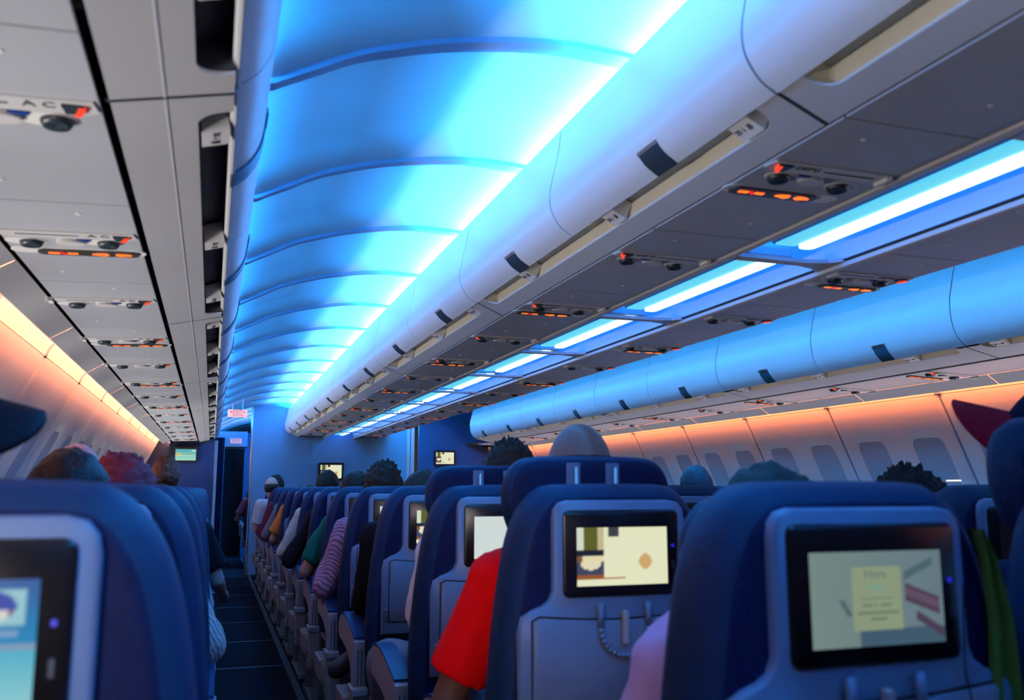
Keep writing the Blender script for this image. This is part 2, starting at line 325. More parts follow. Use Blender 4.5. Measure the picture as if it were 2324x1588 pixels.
def make_bin(P, s, nd):
    """meshes of one bin with nd doors, y 0..nd*BP. s: sign of x. Returns dict name -> mesh"""
    out = {}; ML = BP * nd
    A = Vector(P['fasc'][0]); B = Vector(P['edge']); t = (B - A); Ls = t.length; t.normalize()
    nrm = Vector((-t.y, t.x));
    if nrm.y < 0: nrm = -nrm                     # into the bin (upwards)
    def W(u, y, d=0.0): p = A + t * u + nrm * d; return (s * p.x, y, p.y)
    lip = (Vector(P['fasc'][1]) - A).length
    # fascia outline with a notch for the hand recess, rounded bottom corners
    y0, y1 = 0.004, ML - 0.004; a, b = 0.075, ML - 0.075; r = min(0.045, (Ls - lip) * 0.95)
    notch = [(Ls, a)] + [(lip + r - r * math.sin(R(q)), a + r - r * math.cos(R(q))) for q in (0, 20, 40, 60, 80, 90)]
    notch += [(lip + r - r * math.sin(R(q)), b - r + r * math.cos(R(q))) for q in (90, 80, 60, 40, 20, 0)] + [(Ls, b)]
    outl = [(0, y0), (Ls, y0)] + notch + [(Ls, y1), (0, y1)]
    mb = MB(); n = len(outl)
    mb.add([W(u, y) for u, y in outl], [tuple(range(n))], 0)
    m = len(notch); lipv = [W(u, y) for u, y in notch] + [W(u, y, 0.006) for u, y in notch]
    mb.add(lipv, [(i, i + 1, m + i + 1, m + i) for i in range(m - 1)], 1)
    # end webs and the body behind the door
    D = [Vector(p) for p in P['door']]
    ins = [(p.x + (0.012 if P is not PC else -0.012), p.y) for p in D[1:-1]]
    web = [tuple(A)] + [tuple(B)] + [tuple(p) for p in ins]
    cx = web[-1]
    web += [(A.x + (0.10 if P is not PC else -0.10), cx[1]), (A.x + (0.10 if P is not PC else -0.10), A.y + 0.02)]
    mb.prism([(s * x, z) for x, z in web], 'y', 0.0, 0.006, 3); mb.prism([(s * x, z) for x, z in web], 'y', ML - 0.006, ML, 3)  # webs painted near-black as the shade in the joints between bins
    out['body'] = mb.mesh('bin_body', [m_bin_l, m_lip, m_bin, m_dark])
    # recess bucket
    dep = 0.055; rec = [W(lip - 0.002, 0, 0.004), W(lip + 0.01, 0, dep), W(Ls + 0.002, 0, dep + 0.012), W(Ls + 0.004, 0, 0.012)]
    rp = [(p[0], p[2]) for p in rec]
    mb = MB().sweep(rp, a - 0.004, b + 0.004)
    mb.add([(p[0], a - 0.004, p[1]) for p in rp] + [(p[0], b + 0.004, p[1]) for p in rp], [(0, 1, 2, 3), (4, 5, 6, 7)])
    out['hand_recess'] = mb.mesh('hand_recess', m_cream if P is PC or s > 0 else mat('recess_shaded', (0.10, 0.11, 0.15), 0.5))  # left bins: same recess painted dark, its shade put into the colour
    # door: outer skin with returns
    dp = catmull(P['door'], 4)
    sg = (1 if P is PC else -1) * s
    mb = MB().sweep([(s * x, z) for x, z in dp], 0.0035, BP - 0.0035, 0.012 * (1 if (P is PC) == (s > 0) else -1))
    out['door'] = autosmooth(mb.mesh('bin_door', m_bin), 40)
    out['door_edge'] = MB().sweep([(s * x, z) for x, z in dp[:2]], 0.004, BP - 0.004, -0.004 * (1 if (P is PC) == (s > 0) else -1)).mesh('door_edge', m_trim if (P is not PC and s < 0) else m_latch)
    # latch: wraps the lower curve of the door (y centred on 0)
    q = [p for p in dp[0:(15 if P is PWL else 9)]]
    off = 0.004 * (1 if (P is PC) == (s > 0) else -1); lw = 0.045
    out['latch'] = MB().sweep([(s * x, z) for x, z in q], -lw, lw, -off, 0).mesh('bin_latch', m_latch if not (P is not PC and s < 0) else mat('latch_blue', (0.01, 0.07, 0.14), 0.4))
    e = q[-1]; e0 = q[-2]
    out['latch_grip'] = MB().sweep([(s * e0[0], e0[1]), (s * e[0], e[1])], -lw, lw, -off * 1.6, 0).mesh('latch_grip', m_chrome)
    out['underside_seam'] = MB().add([W(Ls * 0.42, 0.004, -0.0015), W(Ls * 0.42 + 0.004, 0.004, -0.0015), W(Ls * 0.42 + 0.004, ML - 0.004, -0.0015), W(Ls * 0.42, ML - 0.004, -0.0015)], [(0, 1, 2, 3)]).mesh('underside_seam', m_lip)  # pale strip painting the highlight along the underside crease
    # placard wedge in the recess
    c = W(lip + 0.006, 0, 0.000); c2 = W(Ls - 0.003, 0, 0.003); c3 = W(lip + 0.008, 0, 0.05); c4 = W(Ls - 0.002, 0, 0.055)
    mb = MB().prism([(c[0], c[2]), (c2[0], c2[2]), (c4[0], c4[2]), (c3[0], c3[2])], 'y', -0.035, 0.035)
    out['placard'] = mb.mesh('placard', m_oval)
    mid = ((Vector(c) + Vector(c2)) / 2); dirv = (Vector(c2) - Vector(c)).normalized()
    out['_pl'] = (mid, dirv)
    return out
def placard_text(parent, mid, dirv, s, number, ybase):
    """flat print on the sloping placard face: seat row, a figure mark, a small grid"""
    # letter up = towards the door edge; reading direction along -y (left bins faces) or +y
    up = Vector((dirv.x, 0, dirv.z)); rd = Vector((0, -1, 0)) if True else Vector((0, 1, 0))
    if s > 0: pass
    nz = rd.cross(up)
    if nz.z > 0: rd = -rd; nz = rd.cross(up)
    Mx = Matrix((rd, up, nz)).transposed().to_4x4()
    for txt, off, sz in ((number, -0.022, 0.018), ('i', -0.004, 0.020), ('#', 0.016, 0.024)):
        t = obj('row_number' if txt == number else 'placard_mark', text_mesh(txt, sz, m_ink), parent)
        t.matrix_local = Matrix.Translation(mid + Vector((0, 0, 0)) + rd * off + nz * 0.0012) @ Mx
def bins(P, s, y0, counts, group, where, latch_at, pl_at, num0):
    G_ = {nd: make_bin(P, s, nd) for nd in set(counts)}; yb = y0
    for k, nd in enumerate(counts):
        g = G_[nd]
        b = empty('overhead_bin', (0, yb, 0), label='pale %s overhead bin, %s from the camera, %s' % ('two-door' if nd == 2 else 'single-door', ORD[k], where), category='overhead bin', group=group)
        obj('body', g['body'], b); obj('hand_recess', g['hand_recess'], b)
        if P is PWL: obj('underside_seam', g['underside_seam'], b)
        for j in range(nd):
            d = obj('door', g['door'], b, (0, BP * j, 0))
            if P is PWL: obj('door_edge', g['door_edge'], d)
            l = obj('latch', g['latch'], d, (0, latch_at, 0)); obj('latch_grip', g['latch_grip'], l)
        for j, pa in enumerate(pl_at):
            if pa > nd * BP: continue
            p = obj('placard', g['placard'], b, (0, pa, 0))
            if k < 4: placard_text(p, *g['_pl'], s, str(num0 - 3 * k - j), yb)
        yb += BP * nd
bins(PC, -1, 1.36 - 2 * BP, [2] * 6 + [1], 'bins along the left side of the centre unit', 'centre unit facing the left aisle', 0.43, (0.15, 0.80, 1.52), 28)
bins(PWL, -1, 1.47 - 2 * BP, [2] * 6 + [1], 'bins along the left cabin wall', 'over the left window seats', 0.48, (0.20, 0.98, 1.72), 29)
bins(PW, 1, 1.14, [2] * 5, 'bins along the right cabin wall', 'over the right window seats', 0.50, (0.38, 1.12, 1.90), 27)
# right face of the centre unit (turned away from the camera)
obj('trim_3', MB().sweep([(x, z) for x, z in [PC['fasc'][0]] + catmull(PC['door'], 3)], -1.0, YE).mesh('centre_right_fascia', m_bin, True), kind='structure')
obj('trim_4', MB().sweep([(-1.72, 2.09), (-2.0, 2.12), (-2.4, 2.1)], -1.0, YE).sweep([(1.72, 2.285), (2.0, 2.28), (2.4, 2.25)], -1.0, YE).mesh('bin_tops', m_rib, True), kind='structure')

# ================================================================== SERVICE PANELS
def psu_meshes():
    g = {}
    # local: +x = away from the aisle, +y forward, z=0 underside of plate (features hang to -z)
    g['letter_strip'] = MB().prism([(-0.012, -0.022), (0.285, -0.022), (0.285, 0.022), (0.262, 0.030), (-0.0, 0.030), (-0.018, 0.018)], 'z', -0.004, 0.002).mesh('letter_strip', m_psu2)
    g['call_housing'] = MB().prism([(-0.006, -0.014), (0.034, -0.016), (0.030, 0.022), (0.006, 0.022)], 'z', -0.009, -0.003).mesh('call_housing', m_latch)
    g['call_light'] = MB().prism([(-0.007, -0.010), (0.004, -0.013), (0.010, 0.012), (0.016, 0.026), (0.006, 0.026), (-0.002, 0.010)], 'z', -0.012, -0.004).mesh('call_light', m_redglow)
    def ell(cx, cy, rx, ry, z0, z1, n=20, k=0, mb=None):
        mb = mb or MB(); return mb.prism([(cx + rx * math.cos(2 * math.pi * i / n), cy + ry * math.sin(2 * math.pi * i / n)) for i in range(n)], 'z', z0, z1, k)
    def cup(cx, cy, r):
        mb = MB(); n = 18; rings = [(r, -0.001), (r * 0.96, -0.006), (r * 0.8, -0.012), (r * 0.45, -0.008), (0.001, -0.006)]
        vs = [(cx + q * math.cos(2 * math.pi * i / n), cy + q * math.sin(2 * math.pi * i / n), z) for q, z in rings for i in range(n)]
        fs = [(a * n + i, a * n + (i + 1) % n, (a + 1) * n + (i + 1) % n, (a + 1) * n + i) for a in range(len(rings) - 1) for i in range(n)]
        return mb.add(vs, fs)
    g['reading_light'] = cup(0, 0, 0.026).mesh('reading_light', m_latch, True)
    g['light_socket'] = ell(0, 0, 0.046, 0.030, -0.002, 0.001).mesh('light_socket', m_oval)
    g['air_vent'] = ell(0, 0, 0.033, 0.022, -0.010, 0.001).mesh('air_vent', m_psu2)
    g['attendant_button'] = MB().prism(rrect(-0.016, 0.016, -0.005, 0.005, 0.003), 'z', -0.005, 0).mesh('attendant_button', m_blueb)
    g['sign_window'] = MB().prism(rrect(-0.012, 0.225, -0.022, 0.022, 0.021, 6), 'z', -0.006, 0.001).mesh('sign_window', m_sign)
    g['sign_socket'] = MB().prism(rrect(-0.028, 0.285, -0.026, 0.026, 0.025, 6), 'z', -0.002, 0.001).mesh('sign_socket', m_oval)
    s1 = MB().box(0.012, 0.038, -0.006, 0.006, -0.0075, -0.006).box(0.056, 0.080, -0.006, 0.006, -0.0075, -0.006).mesh('smoking_mark', m_orange)
    g['smoking_symbol'] = s1
    g['smoking_slash'] = MB().prism([(0.038, -0.010), (0.046, -0.010), (0.056, 0.010), (0.048, 0.010)], 'z', -0.0078, -0.006).mesh('smoking_slash', m_redsym)
    belt = MB()
    for cx, fl_ in ((0.135, 1), (0.185, -1)):
        belt.prism([(cx - 0.022 * fl_, -0.003), (cx - 0.008 * fl_, -0.010), (cx + 0.014 * fl_, -0.012), (cx + 0.018 * fl_, 0.004), (cx + 0.006 * fl_, 0.013), (cx - 0.008 * fl_, 0.006), (cx - 0.022 * fl_, 0.004)], 'z', -0.0075, -0.006)
    g['seat_belt_symbol'] = belt.mesh('seat_belt_symbol', m_orange)
    g['print_line'] = MB().box(0.0, 0.135, -0.0035, 0.0035, -0.0046, -0.0040).mesh('print_line', m_ink)
    g['corner_clip'] = MB().prism([(0, -0.02), (0.012, -0.024), (0.012, 0.03), (0.0, 0.024)], 'z', -0.012, 0).mesh('corner_clip', m_oval)
    g['inset_screw'] = ell(0, 0, 0.006, 0.006, -0.002, 0.001, 8).mesh('inset_screw', m_oval)
    return g
G = psu_meshes()
PITCH = 0.78
def psu_run(side, x0, x1, z0, z1, ycall0, k0, count, letters, sign_par, group, where, ymin, xcall):
    """x0: aisle-side edge, x1: far edge; a: direction away from the aisle"""
    a = 1 if x1 > x0 else -1; wdt = abs(x1 - x0); slope = math.atan2(z1 - z0, wdt)
    # plate mesh: local x along width
    pm = MB().box(0.006, wdt - 0.003, -0.245, PITCH - 0.25, 0.0, 0.006, bev=0.0015).mesh('service_plate', m_psu)
    for k in range(k0, count):
        yc = ycall0 + PITCH * k
        if yc > YE - 0.35: break
        n = k - k0
        t = empty('passenger_service_unit', (x0, yc, z0), label='grey service panel, letters %s, %s from the camera, %s' % (letters, ORD[n], where), category='service panel', group=group)
        t.matrix_world = Matrix.Translation((x0, yc, z0)) @ Matrix.Rotation(-slope * a, 4, 'Y') @ Matrix.Diagonal((a, 1, 1, 1))
        obj('plate', pm, t)
        u0 = abs(xcall - x0)
        st = obj('letter_strip', G['letter_strip'], t, (u0, 0, 0))
        tl = obj('seat_letters', text_mesh(' '.join(letters) if len(letters) < 3 else letters, 0.030 if len(letters) < 3 else 0.026, m_ink), st, (0.083 if len(letters) > 2 else 0.068, -0.002, -0.0045))
        tl.rotation_euler = (math.pi, 0, 0); tl.scale = (a, 1, 1)
        obj('print_line', G['print_line'], st, (0.128 if len(letters) > 2 else 0.112, 0.003, 0))
        obj('corner_clip', G['corner_clip'], t, (u0 + 0.285, 0.005, 0))
        hs = obj('call_housing', G['call_housing'], t, (u0 + 0.006, 0, 0)); hs.scale = (0.85, 0.8, 1); obj('call_light', G['call_light'], hs)
        obj('attendant_button', G['attendant_button'], t, (u0 + 0.105, 0.043, 0))
        obj('air_vent', G['air_vent'], t, (u0 + 0.135, 0.060, 0))
        for du, dy in ((0.052, 0.066), (0.225, 0.080)):
            so = obj('light_socket', G['light_socket'], t, (u0 + du + 0.012, dy, 0)); obj('reading_light', G['reading_light'], so, (-0.012, 0, -0.002))
        obj('inset_screw', G['inset_screw'], t, (u0 + 0.09, -0.17, 0)); obj('inset_screw', G['inset_screw'], t, (u0 + 0.20, 0.40, 0))
        if k % 2 == sign_par:
            so = obj('sign_socket', G['sign_socket'], t, (u0, 0.165, 0)); sw = obj('sign_window', G['sign_window'], t, (u0, 0.165, -0.001))
            for q in ('smoking_symbol', 'smoking_slash', 'seat_belt_symbol'):
                so = obj(q, G[q], sw)
                if a < 0: so.scale = (-1, 1, 1); so.location.x = 0.213
psu_run('cl', -0.558, -0.212, 1.862, 1.862, 1.563, -1, 14, 'DEFG', 0, 'service panels on the left strip of the centre unit', 'centre unit left strip', 0, -0.533)
psu_run('cr', 0.558, 0.224, 1.862, 1.862, 1.563, 0, 14, 'DEFG', 1, 'service panels on the right strip of the centre unit', 'centre unit right strip', 0, 0.533)
psu_run('l', -1.863, -2.176, 1.765, 1.752, 1.482, -1, 14, 'AC', 1, 'service panels over the left window seats', 'over left seats', 0, -1.890)
psu_run('r', 1.857, 2.176, 1.765, 1.752, 1.310, 1, 14, 'HK', 1, 'service panels over the right window seats', 'over right seats', 0, 1.890)
for s in (-1, 1):
    t = obj('trim_5' if s < 0 else 'trim_6', MB().sweep([(s * 1.85, 1.80), (s * 2.2, 1.785), (s * 2.192, 1.754)], -1.5, YE).mesh('panel_backing', m_dark), kind='structure')  # outer lip is an added baffle stopping sidewall light leaking through the gap
    for k in range(13):
        y0 = 0.06 + 1.03 * k - 0.6
        if y0 > YE - 1: break
        mb = MB().sweep([(s * 2.186, 1.752), (s * 2.262, 1.704), (s * 2.275, 1.712), (s * 2.268, 1.725)], y0, y0 + 1.026, 0.0)
        obj('outer_strip', mb.mesh('outer_strip', m_psu2, False), t)
obj('trim_7', MB().box(-0.57, -0.2, -1.5, YE, 1.875, 1.88).box(0.2, 0.57, -1.5, YE, 1.875, 1.88).mesh('centre_backing', m_dark), kind='structure')

# channel light fixtures and struts
ga = MB().box(-0.080, 0.088, 0.06, 0.97, 1.900, 1.935, bev=0.006).mesh('housing', m_bin_l)
gt = MB().prism(rrect(0.000, 0.054, 0.085, 0.955, 0.02), 'z', 1.888, 1.902).mesh('tube_diffuser', m_tube)
gr = MB().prism([(-0.074, 0.085), (-0.006, 0.085), (-0.006, 0.955), (-0.074, 0.955)], 'z', 1.894, 1.902).mesh('reflector', m_refl)
gs = MB().prism([(-0.20, -0.022), (0.10, -0.018), (0.17, -0.04), (0.205, -0.075), (0.205, 0.075), (0.17, 0.045), (0.10, 0.022), (-0.20, 0.022)], 'z', 1.872, 1.884).mesh('cross_strut', m_bin_l)
for k in range(12):
    yb = 1.26 + BP * k - (0.0) - 0.0
    if yb + 0.97 > YE: break
    f = empty('light_fixture', (0, yb, 0), label='glowing white tube light in the blue centre channel, %s from the camera' % ORD[k], category='ceiling light', group='tube lights in the centre channel')
    obj('housing', ga, f); obj('tube_diffuser', gt, f); obj('reflector', gr, f); obj('cross_strut', gs, f, (0, 0.03, 0))

# ================================================================== BULKHEADS, SIGNS, MONITORS
wf = obj('wall_front', MB().box(-1.165, 1.10, YE, YE + 0.05, 0.0, 2.40, bev=0.004).mesh('wall_front', m_part), kind='structure')
obj('edge_post', MB().tube((-1.175, YE + 0.02, 0.0), (-1.175, YE + 0.02, 2.30), 0.018).mesh('edge_post', m_chrome), wf)
for x in (-0.4, 0.4): obj('panel_joint', MB().box(x - 0.003, x + 0.003, YE - 0.003, YE + 0.001, 0, 2.4).mesh('panel_joint', m_rib), wf)
obj('corner_panel', MB().box(0.99, 1.035, YE - 0.02, YE, 0.0, 2.2, bev=0.004).box(1.05, 1.10, YE - 0.02, YE, 0.0, 2.2, bev=0.004).mesh('corner_panel', m_bin), wf)
obj('wall_front_left', MB().box(-2.66, -1.66, YE, YE + 0.05, 0.0, 2.0, bev=0.004).mesh('wall_front_left', m_part_d), kind='structure')
obj('wall_front_right', MB().box(1.17, 2.66, YE, YE + 0.05, 0.0, 2.40, bev=0.004).mesh('wall_front_right', m_part_d), kind='structure')
df = obj('wall_far', MB().box(-2.6, -1.55, 16.0, 16.05, 0, 2.1).box(-1.16, 1.2, 16.0, 16.05, 0, 2.1).box(-1.55, -1.16, 16.0, 16.05, 1.83, 2.1).mesh('wall_far', m_part_d), kind='structure')
obj('doorway_void', MB().box(-1.7, -1.0, 17.0, 17.05, 0, 2.0).mesh('doorway_void', m_dark), df)  # near-black sheet painting the darkness beyond the doorway
obj('door_header', MB().box(-1.62, -1.12, 15.9, 16.0, 1.86, 2.12, bev=0.01).mesh('door_header', m_part), df)
# curtain by the aisle doorway
n = 40; cv = []
for z in (0.0, 1.0, 1.86):
    cv += [(-1.66 + 0.14 * i / n, 13.1 + 0.02 * math.sin(i * 1.3), z) for i in range(n + 1)] + [(-1.66 + 0.14 * i / n, 13.115 + 0.02 * math.sin(i * 1.3), z) for i in range(n + 1)]
q = n + 1; cf = []
for a in (0, 1):
    for side in (0, 1):
        cf += [((a * 2 + side) * q + i, (a * 2 + side) * q + i + 1, ((a + 1) * 2 + side) * q + i + 1, ((a + 1) * 2 + side) * q + i) for i in range(n)]
obj('curtain', me_from('curtain', cv, cf, m_curt, None, True), label='dark navy curtain gathered beside the dark aisle doorway', category='curtain')
obj('door_1', MB().box(-1.655, -1.615, YE + 0.06, YE + 0.20, 0.0, 1.80, bev=0.006).mesh('door_post', m_bin), kind='structure')

def exit_sign(x, y, z, wd, hh, m, lab, l1, l2):
    e = empty('exit_sign', (x, y, z), label=lab, category='exit sign')
    obj('housing', MB().box(-wd / 2, wd / 2, 0, 0.03, -hh / 2, hh / 2, bev=0.008).mesh('housing', m), e)
    t = obj('exit_lettering', text_mesh(l1, hh * 0.62, m_exitt), e, (0, -0.002, hh * 0.17), (R(90), 0, 0))
    t = obj('sortie_lettering', text_mesh(l2, hh * 0.42, m_exitt), e, (0, -0.002, -hh * 0.25), (R(90), 0, 0))
    for sg in (-1, 1):
        xx = wd * 0.38
        obj('arrow', MB().prism([(sg * (xx - 0.018), hh * 0.04), (sg * (xx + 0.006), hh * 0.17), (sg * (xx - 0.018), hh * 0.30)], 'y', -0.003, 0.0).mesh('arrow', m_exitt), e)
exit_sign(-1.410, 11.4, 2.072, 0.230, 0.092, m_exit, 'lit pink EXIT and SORTIE sign with two arrows hanging over the aisle', 'EXIT', 'SORTIE')
obj('hanger', MB().tube((-0.06, 0.015, 0.04), (-0.06, 0.015, 0.17), 0.005).tube((0.06, 0.015, 0.04), (0.06, 0.015, 0.19), 0.005).mesh('hanger', m_chrome), bpy.data.objects['exit_sign'])
exit_sign(-1.31, 15.86, 1.955, 0.185, 0.085, m_exitb, 'smaller mauve EXIT sign on the header of the dark doorway', 'EXIT', 'SORTIE')

def picture(name, wd, hh, fn, nx=60, nz=40):
    vs = [(-wd / 2 + wd * i / nx, 0, -hh / 2 + hh * j / nz) for j in range(nz + 1) for i in range(nx + 1)]
    fs = [(j * (nx + 1) + i, j * (nx + 1) + i + 1, (j + 1) * (nx + 1) + i + 1, (j + 1) * (nx + 1) + i) for j in range(nz) for i in range(nx)]
    me = bpy.data.meshes.new(name); me.from_pydata(vs, [], fs); me.materials.append(m_pic)
    at = me.color_attributes.new('Pic', 'FLOAT_COLOR', 'POINT')
    for j in range(nz + 1):
        for i in range(nx + 1):
            c = fn(i / nx, j / nz); at.data[j * (nx + 1) + i].color = (c[0], c[1], c[2], 1)
    return me
def S(r, g, b): return tuple(((v / 255 + 0.055) / 1.055) ** 2.4 if v > 10 else v / 255 / 12.92 for v in (r, g, b))
def f_bottle(u, v):
    c = S(225, 226, 190)
    if u < 0.30:
        if v > 0.62: c = S(205, 215, 195) if u < 0.07 else (S(92, 94, 30) if u < 0.22 else S(190, 180, 140))
        elif v > 0.50: c = S(25, 30, 45)
        elif v > 0.40: c = S(120, 85, 55) if u < 0.06 else S(225, 214, 170)
        elif v > 0.18: c = S(225, 214, 180) if (u - 0.15) ** 2 / 0.012 + (v - 0.38) ** 2 / 0.012 < 1 else S(62, 68, 92)
        elif v > 0.12: c = S(150, 85, 40)
    elif v < 0.15 + 0.0 and 0.10 < v and u < 0.52: c = S(165, 110, 60)
    if 0.34 < u < 0.46 and v > 0.84: c = S(60, 62, 66)
    if (u - 0.75) ** 2 / 0.0050 + (v - 0.40) ** 2 / 0.020 < 1: c = S(205, 165, 105)
    return c
def f_white(u, v):
    c = S(205, 216, 214)
    if u > 0.52: c = S(222, 232, 214)
    if abs((u - 0.46) + (v - 0.42) * 0.6) < 0.012 and 0.34 < v < 0.50: c = S(110, 120, 125)
    return c
def f_card(u, v):
    c = Vector(S(126, 148, 142)).lerp(Vector(S(108, 130, 142)), u)
    if v < 0.18 and u > 0.35: c = Vector(S(70, 98, 118))
    if 0.30 < u < 0.68 and 0.17 < v < 0.83: c = Vector(S(148, 164, 132))
    else:
        if 0.70 < u < 0.93 and abs(v - (0.72 + (u - 0.7) * 0.7)) < 0.045: c = Vector(S(84, 108, 116))
        if 0.70 < u < 0.97 and abs(v - (0.56 - (u - 0.70) * 0.62)) < 0.095: c = Vector(S(84, 66, 86)) if abs(v - (0.57 - (u - 0.70) * 0.62)) > 0.045 else Vector(S(104, 84, 106))
        if 0.79 < u < 1 and abs(v - (0.30 - (u - 0.79) * 1.0)) < 0.05: c = Vector(S(82, 66, 88))
        if abs(u - 0.235 - (0.46 - v) * 0.35) < 0.018 and 0.32 < v < 0.50: c = Vector(S(88, 104, 110))
    for vv, a, b in ((0.50, 0.37, 0.61), (0.43, 0.38, 0.60), (0.355, 0.33, 0.65), (0.28, 0.43, 0.56)):
        if abs(v - vv) < 0.013 and a < u < b and (vv != 0.43 or not (0.45 < u < 0.47 or 0.49 < u < 0.51)): c = Vector(S(112, 130, 110))
    return tuple(c * 0.8)
def f_blue(u, v):
    c = Vector(S(15, 78, 150)).lerp(Vector(S(10, 128, 180)), min(1, (1 - v) * 2.2)) if v > 0.52 else Vector(S(60, 165, 195)).lerp(Vector(S(140, 200, 205)), (0.52 - v) * 2)
    if abs(v - 0.50) < 0.02: c = Vector(S(120, 150, 180))
    for ux in (0.16, 0.48, 0.83):
        if abs(u - ux) < 0.125 and 0.66 < v < 0.93:
            c = Vector(S(140, 190, 200)); d = math.hypot((u - ux) / 0.085, (v - 0.80) / 0.11)
            if d < 1: c = Vector(S(30, 60, 160)) if v > 0.78 else Vector(S(205, 205, 200)) if abs(u - ux) < 0.05 else Vector(S(120, 80, 110))
        if abs(u - ux) < 0.10 and abs(v - 0.60) < 0.02: c = Vector(S(110, 150, 190))
    return tuple(c)
def f_map(u, v):
    c = Vector(S(60, 160, 170)).lerp(Vector(S(150, 215, 190)), 1 - v)
    if (u - 0.18) ** 2 + ((v - 0.55) * 0.7) ** 2 < 0.008: c = Vector(S(225, 175, 60))
    if abs(v - 0.42) < 0.03: c = Vector(S(200, 220, 170))
    if u > 0.78 and abs(v - 0.85) < 0.03: c = Vector(S(230, 240, 240))
    return tuple(c)
def f_off(u, v): return (0.0015, 0.0015, 0.0025)
SW, SH = 0.215, 0.122
PIC = {k: picture('screen_' + k, SW, SH, f, *n_) for k, f, n_ in (('bottle', f_bottle, (60, 40)), ('white', f_white, (50, 30)), ('card', f_card, (110, 76)), ('blue', f_blue, (90, 60)), ('off', f_off, (1, 1)))}
for fn, x0, x1, z0, z1, lab in ((f_bottle, -0.265, 0.085, 1.262, 1.512, 'bulkhead monitor on the pale blue centre partition, white food picture lit'),
                               (f_map, -2.175, -1.865, 1.498, 1.702, 'bulkhead monitor on the navy wall left of the aisle, teal picture lit'),
                               (f_bottle, 1.395, 1.715, 1.478, 1.706, 'bulkhead monitor on the navy wall under the right bins, white food picture lit')):
    wd, hh = x1 - x0, z1 - z0
    t = empty('bulkhead_monitor', ((x0 + x1) / 2, YE - 0.035, (z0 + z1) / 2), label=lab, category='monitor')
    obj('bezel', MB().prism(rrect(-wd / 2, wd / 2, -hh / 2, hh / 2, 0.015), 'y', 0, 0.035).mesh('bezel', m_black), t)
    obj('screen', picture('monitor_screen', wd * 0.84, hh * 0.74, fn), t, (0, -0.002, 0))

# ================================================================== SEATS
def offset_outline(pts, d):
    n = len(pts); out = []
    for i in range(n):
        a = Vector(pts[i - 1]); b = Vector(pts[i]); c = Vector(pts[(i + 1) % n])
        t = ((b - a).normalized() + (c - b).normalized()).normalized(); nn = Vector((-t.y, t.x))   # ccw -> left normal points inward
        out.append((b.x + nn.x * d, b.y + nn.y * d))
    return out
def loft(outl, layers, mats_k):
    mb = MB(); n = len(outl); rings = []
    for y, d in layers: rings.append([(p[0], y, p[1]) for p in offset_outline(outl, d)])
    vs = [v for r_ in rings for v in r_]
    mb.add(vs[:0] + vs, [], 0)
    for a in range(len(layers) - 1):
        for i in range(n): mb.f.append((a * n + i, a * n + (i + 1) % n, (a + 1) * n + (i + 1) % n, (a + 1) * n + i)); mb.i.append(mats_k[a])
    mb.f.append(tuple(range(n))[::-1]); mb.i.append(mats_k[-2]); mb.f.append(tuple(range((len(layers) - 1) * n, len(layers) * n))); mb.i.append(mats_k[-1])
    return mb
half = catmull([(0.262, 0.40), (0.272, 0.55), (0.274, 0.70), (0.262, 0.85), (0.244, 0.98), (0.225, 1.065), (0.198, 1.122), (0.160, 1.158), (0.115, 1.168), (0.0, 1.170)], 3)
SH_OUT = [(x, z) for x, z in half] + [(-x, z) for x, z in half[::-1][1:]]
SM = {}
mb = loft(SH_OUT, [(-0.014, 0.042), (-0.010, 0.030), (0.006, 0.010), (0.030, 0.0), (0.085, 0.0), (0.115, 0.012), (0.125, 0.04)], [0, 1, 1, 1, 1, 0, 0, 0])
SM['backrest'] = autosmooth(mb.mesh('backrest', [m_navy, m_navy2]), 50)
fr = [(0.232, 0.625), (0.234, 0.86), (0.226, 0.893), (0.205, 0.907), (0.182, 0.915), (0.166, 0.926), (0.158, 0.945)]
top = [(0.158, 1.095), (0.154, 1.115), (0.142, 1.129), (0.122, 1.134)]
FR = fr + top + [(-x, z) for x, z in (fr + top)[::-1]]
SM['screen_surround'] = autosmooth(loft(FR, [(-0.030, 0.006), (-0.026, 0.001), (-0.010, 0.0)], [0, 0, 0, 0]).mesh('screen_surround', m_splas), 50)
trt = [(-0.205, 0.885)] + [(x, 0.893 - 0.012 * math.cos(x / 0.2 * math.pi / 2) ** 1) for x in [-0.19 + 0.38 * i / 10 for i in range(11)]] + [(0.205, 0.885)]
TR = [(-0.205, 0.672), (0.205, 0.672)] + trt[::-1]
SM['tray_gap'] = MB().prism(offset_outline(TR, -0.0045), 'y', -0.0315, -0.029).mesh('tray_gap', m_dark)
SM['tray_table'] = autosmooth(loft(TR, [(-0.038, 0.004), (-0.035, 0.0), (-0.029, 0.0)], [0, 0, 0, 0]).mesh('tray_table', m_tray), 50)
mbh = MB(); n = 16; K = [(0.056 * math.cos(R(a)), 0.868 + 0.058 * math.sin(R(a))) for a in [180 + 180 * i / n for i in range(n + 1)]]
K = [(-0.056, 0.918)] + K + [(0.056, 0.918)]
for a, b in zip(K, K[1:]): mbh.tube((a[0], -0.042, a[1]), (b[0], -0.042, b[1]), 0.0075, n=8)
SM['coat_hook'] = mbh.mesh('coat_hook', m_splas, True)
SM['tray_latch'] = MB().box(-0.008, 0.008, -0.052, -0.036, 0.832, 0.902, bev=0.005).mesh('tray_latch', m_arm)
SM['tray_print'] = MB().box(-0.01, 0.075, -0.0386, -0.0379, 0.716, 0.720).mesh('tray_print', m_ink)
SM['bezel'] = autosmooth(loft(rrect(-0.137, 0.137, 0.931, 1.113, 0.014), [(-0.037, 0.004), (-0.034, 0.0), (-0.028, 0.0)], [0, 0, 0, 0]).mesh('bezel', m_black), 50)
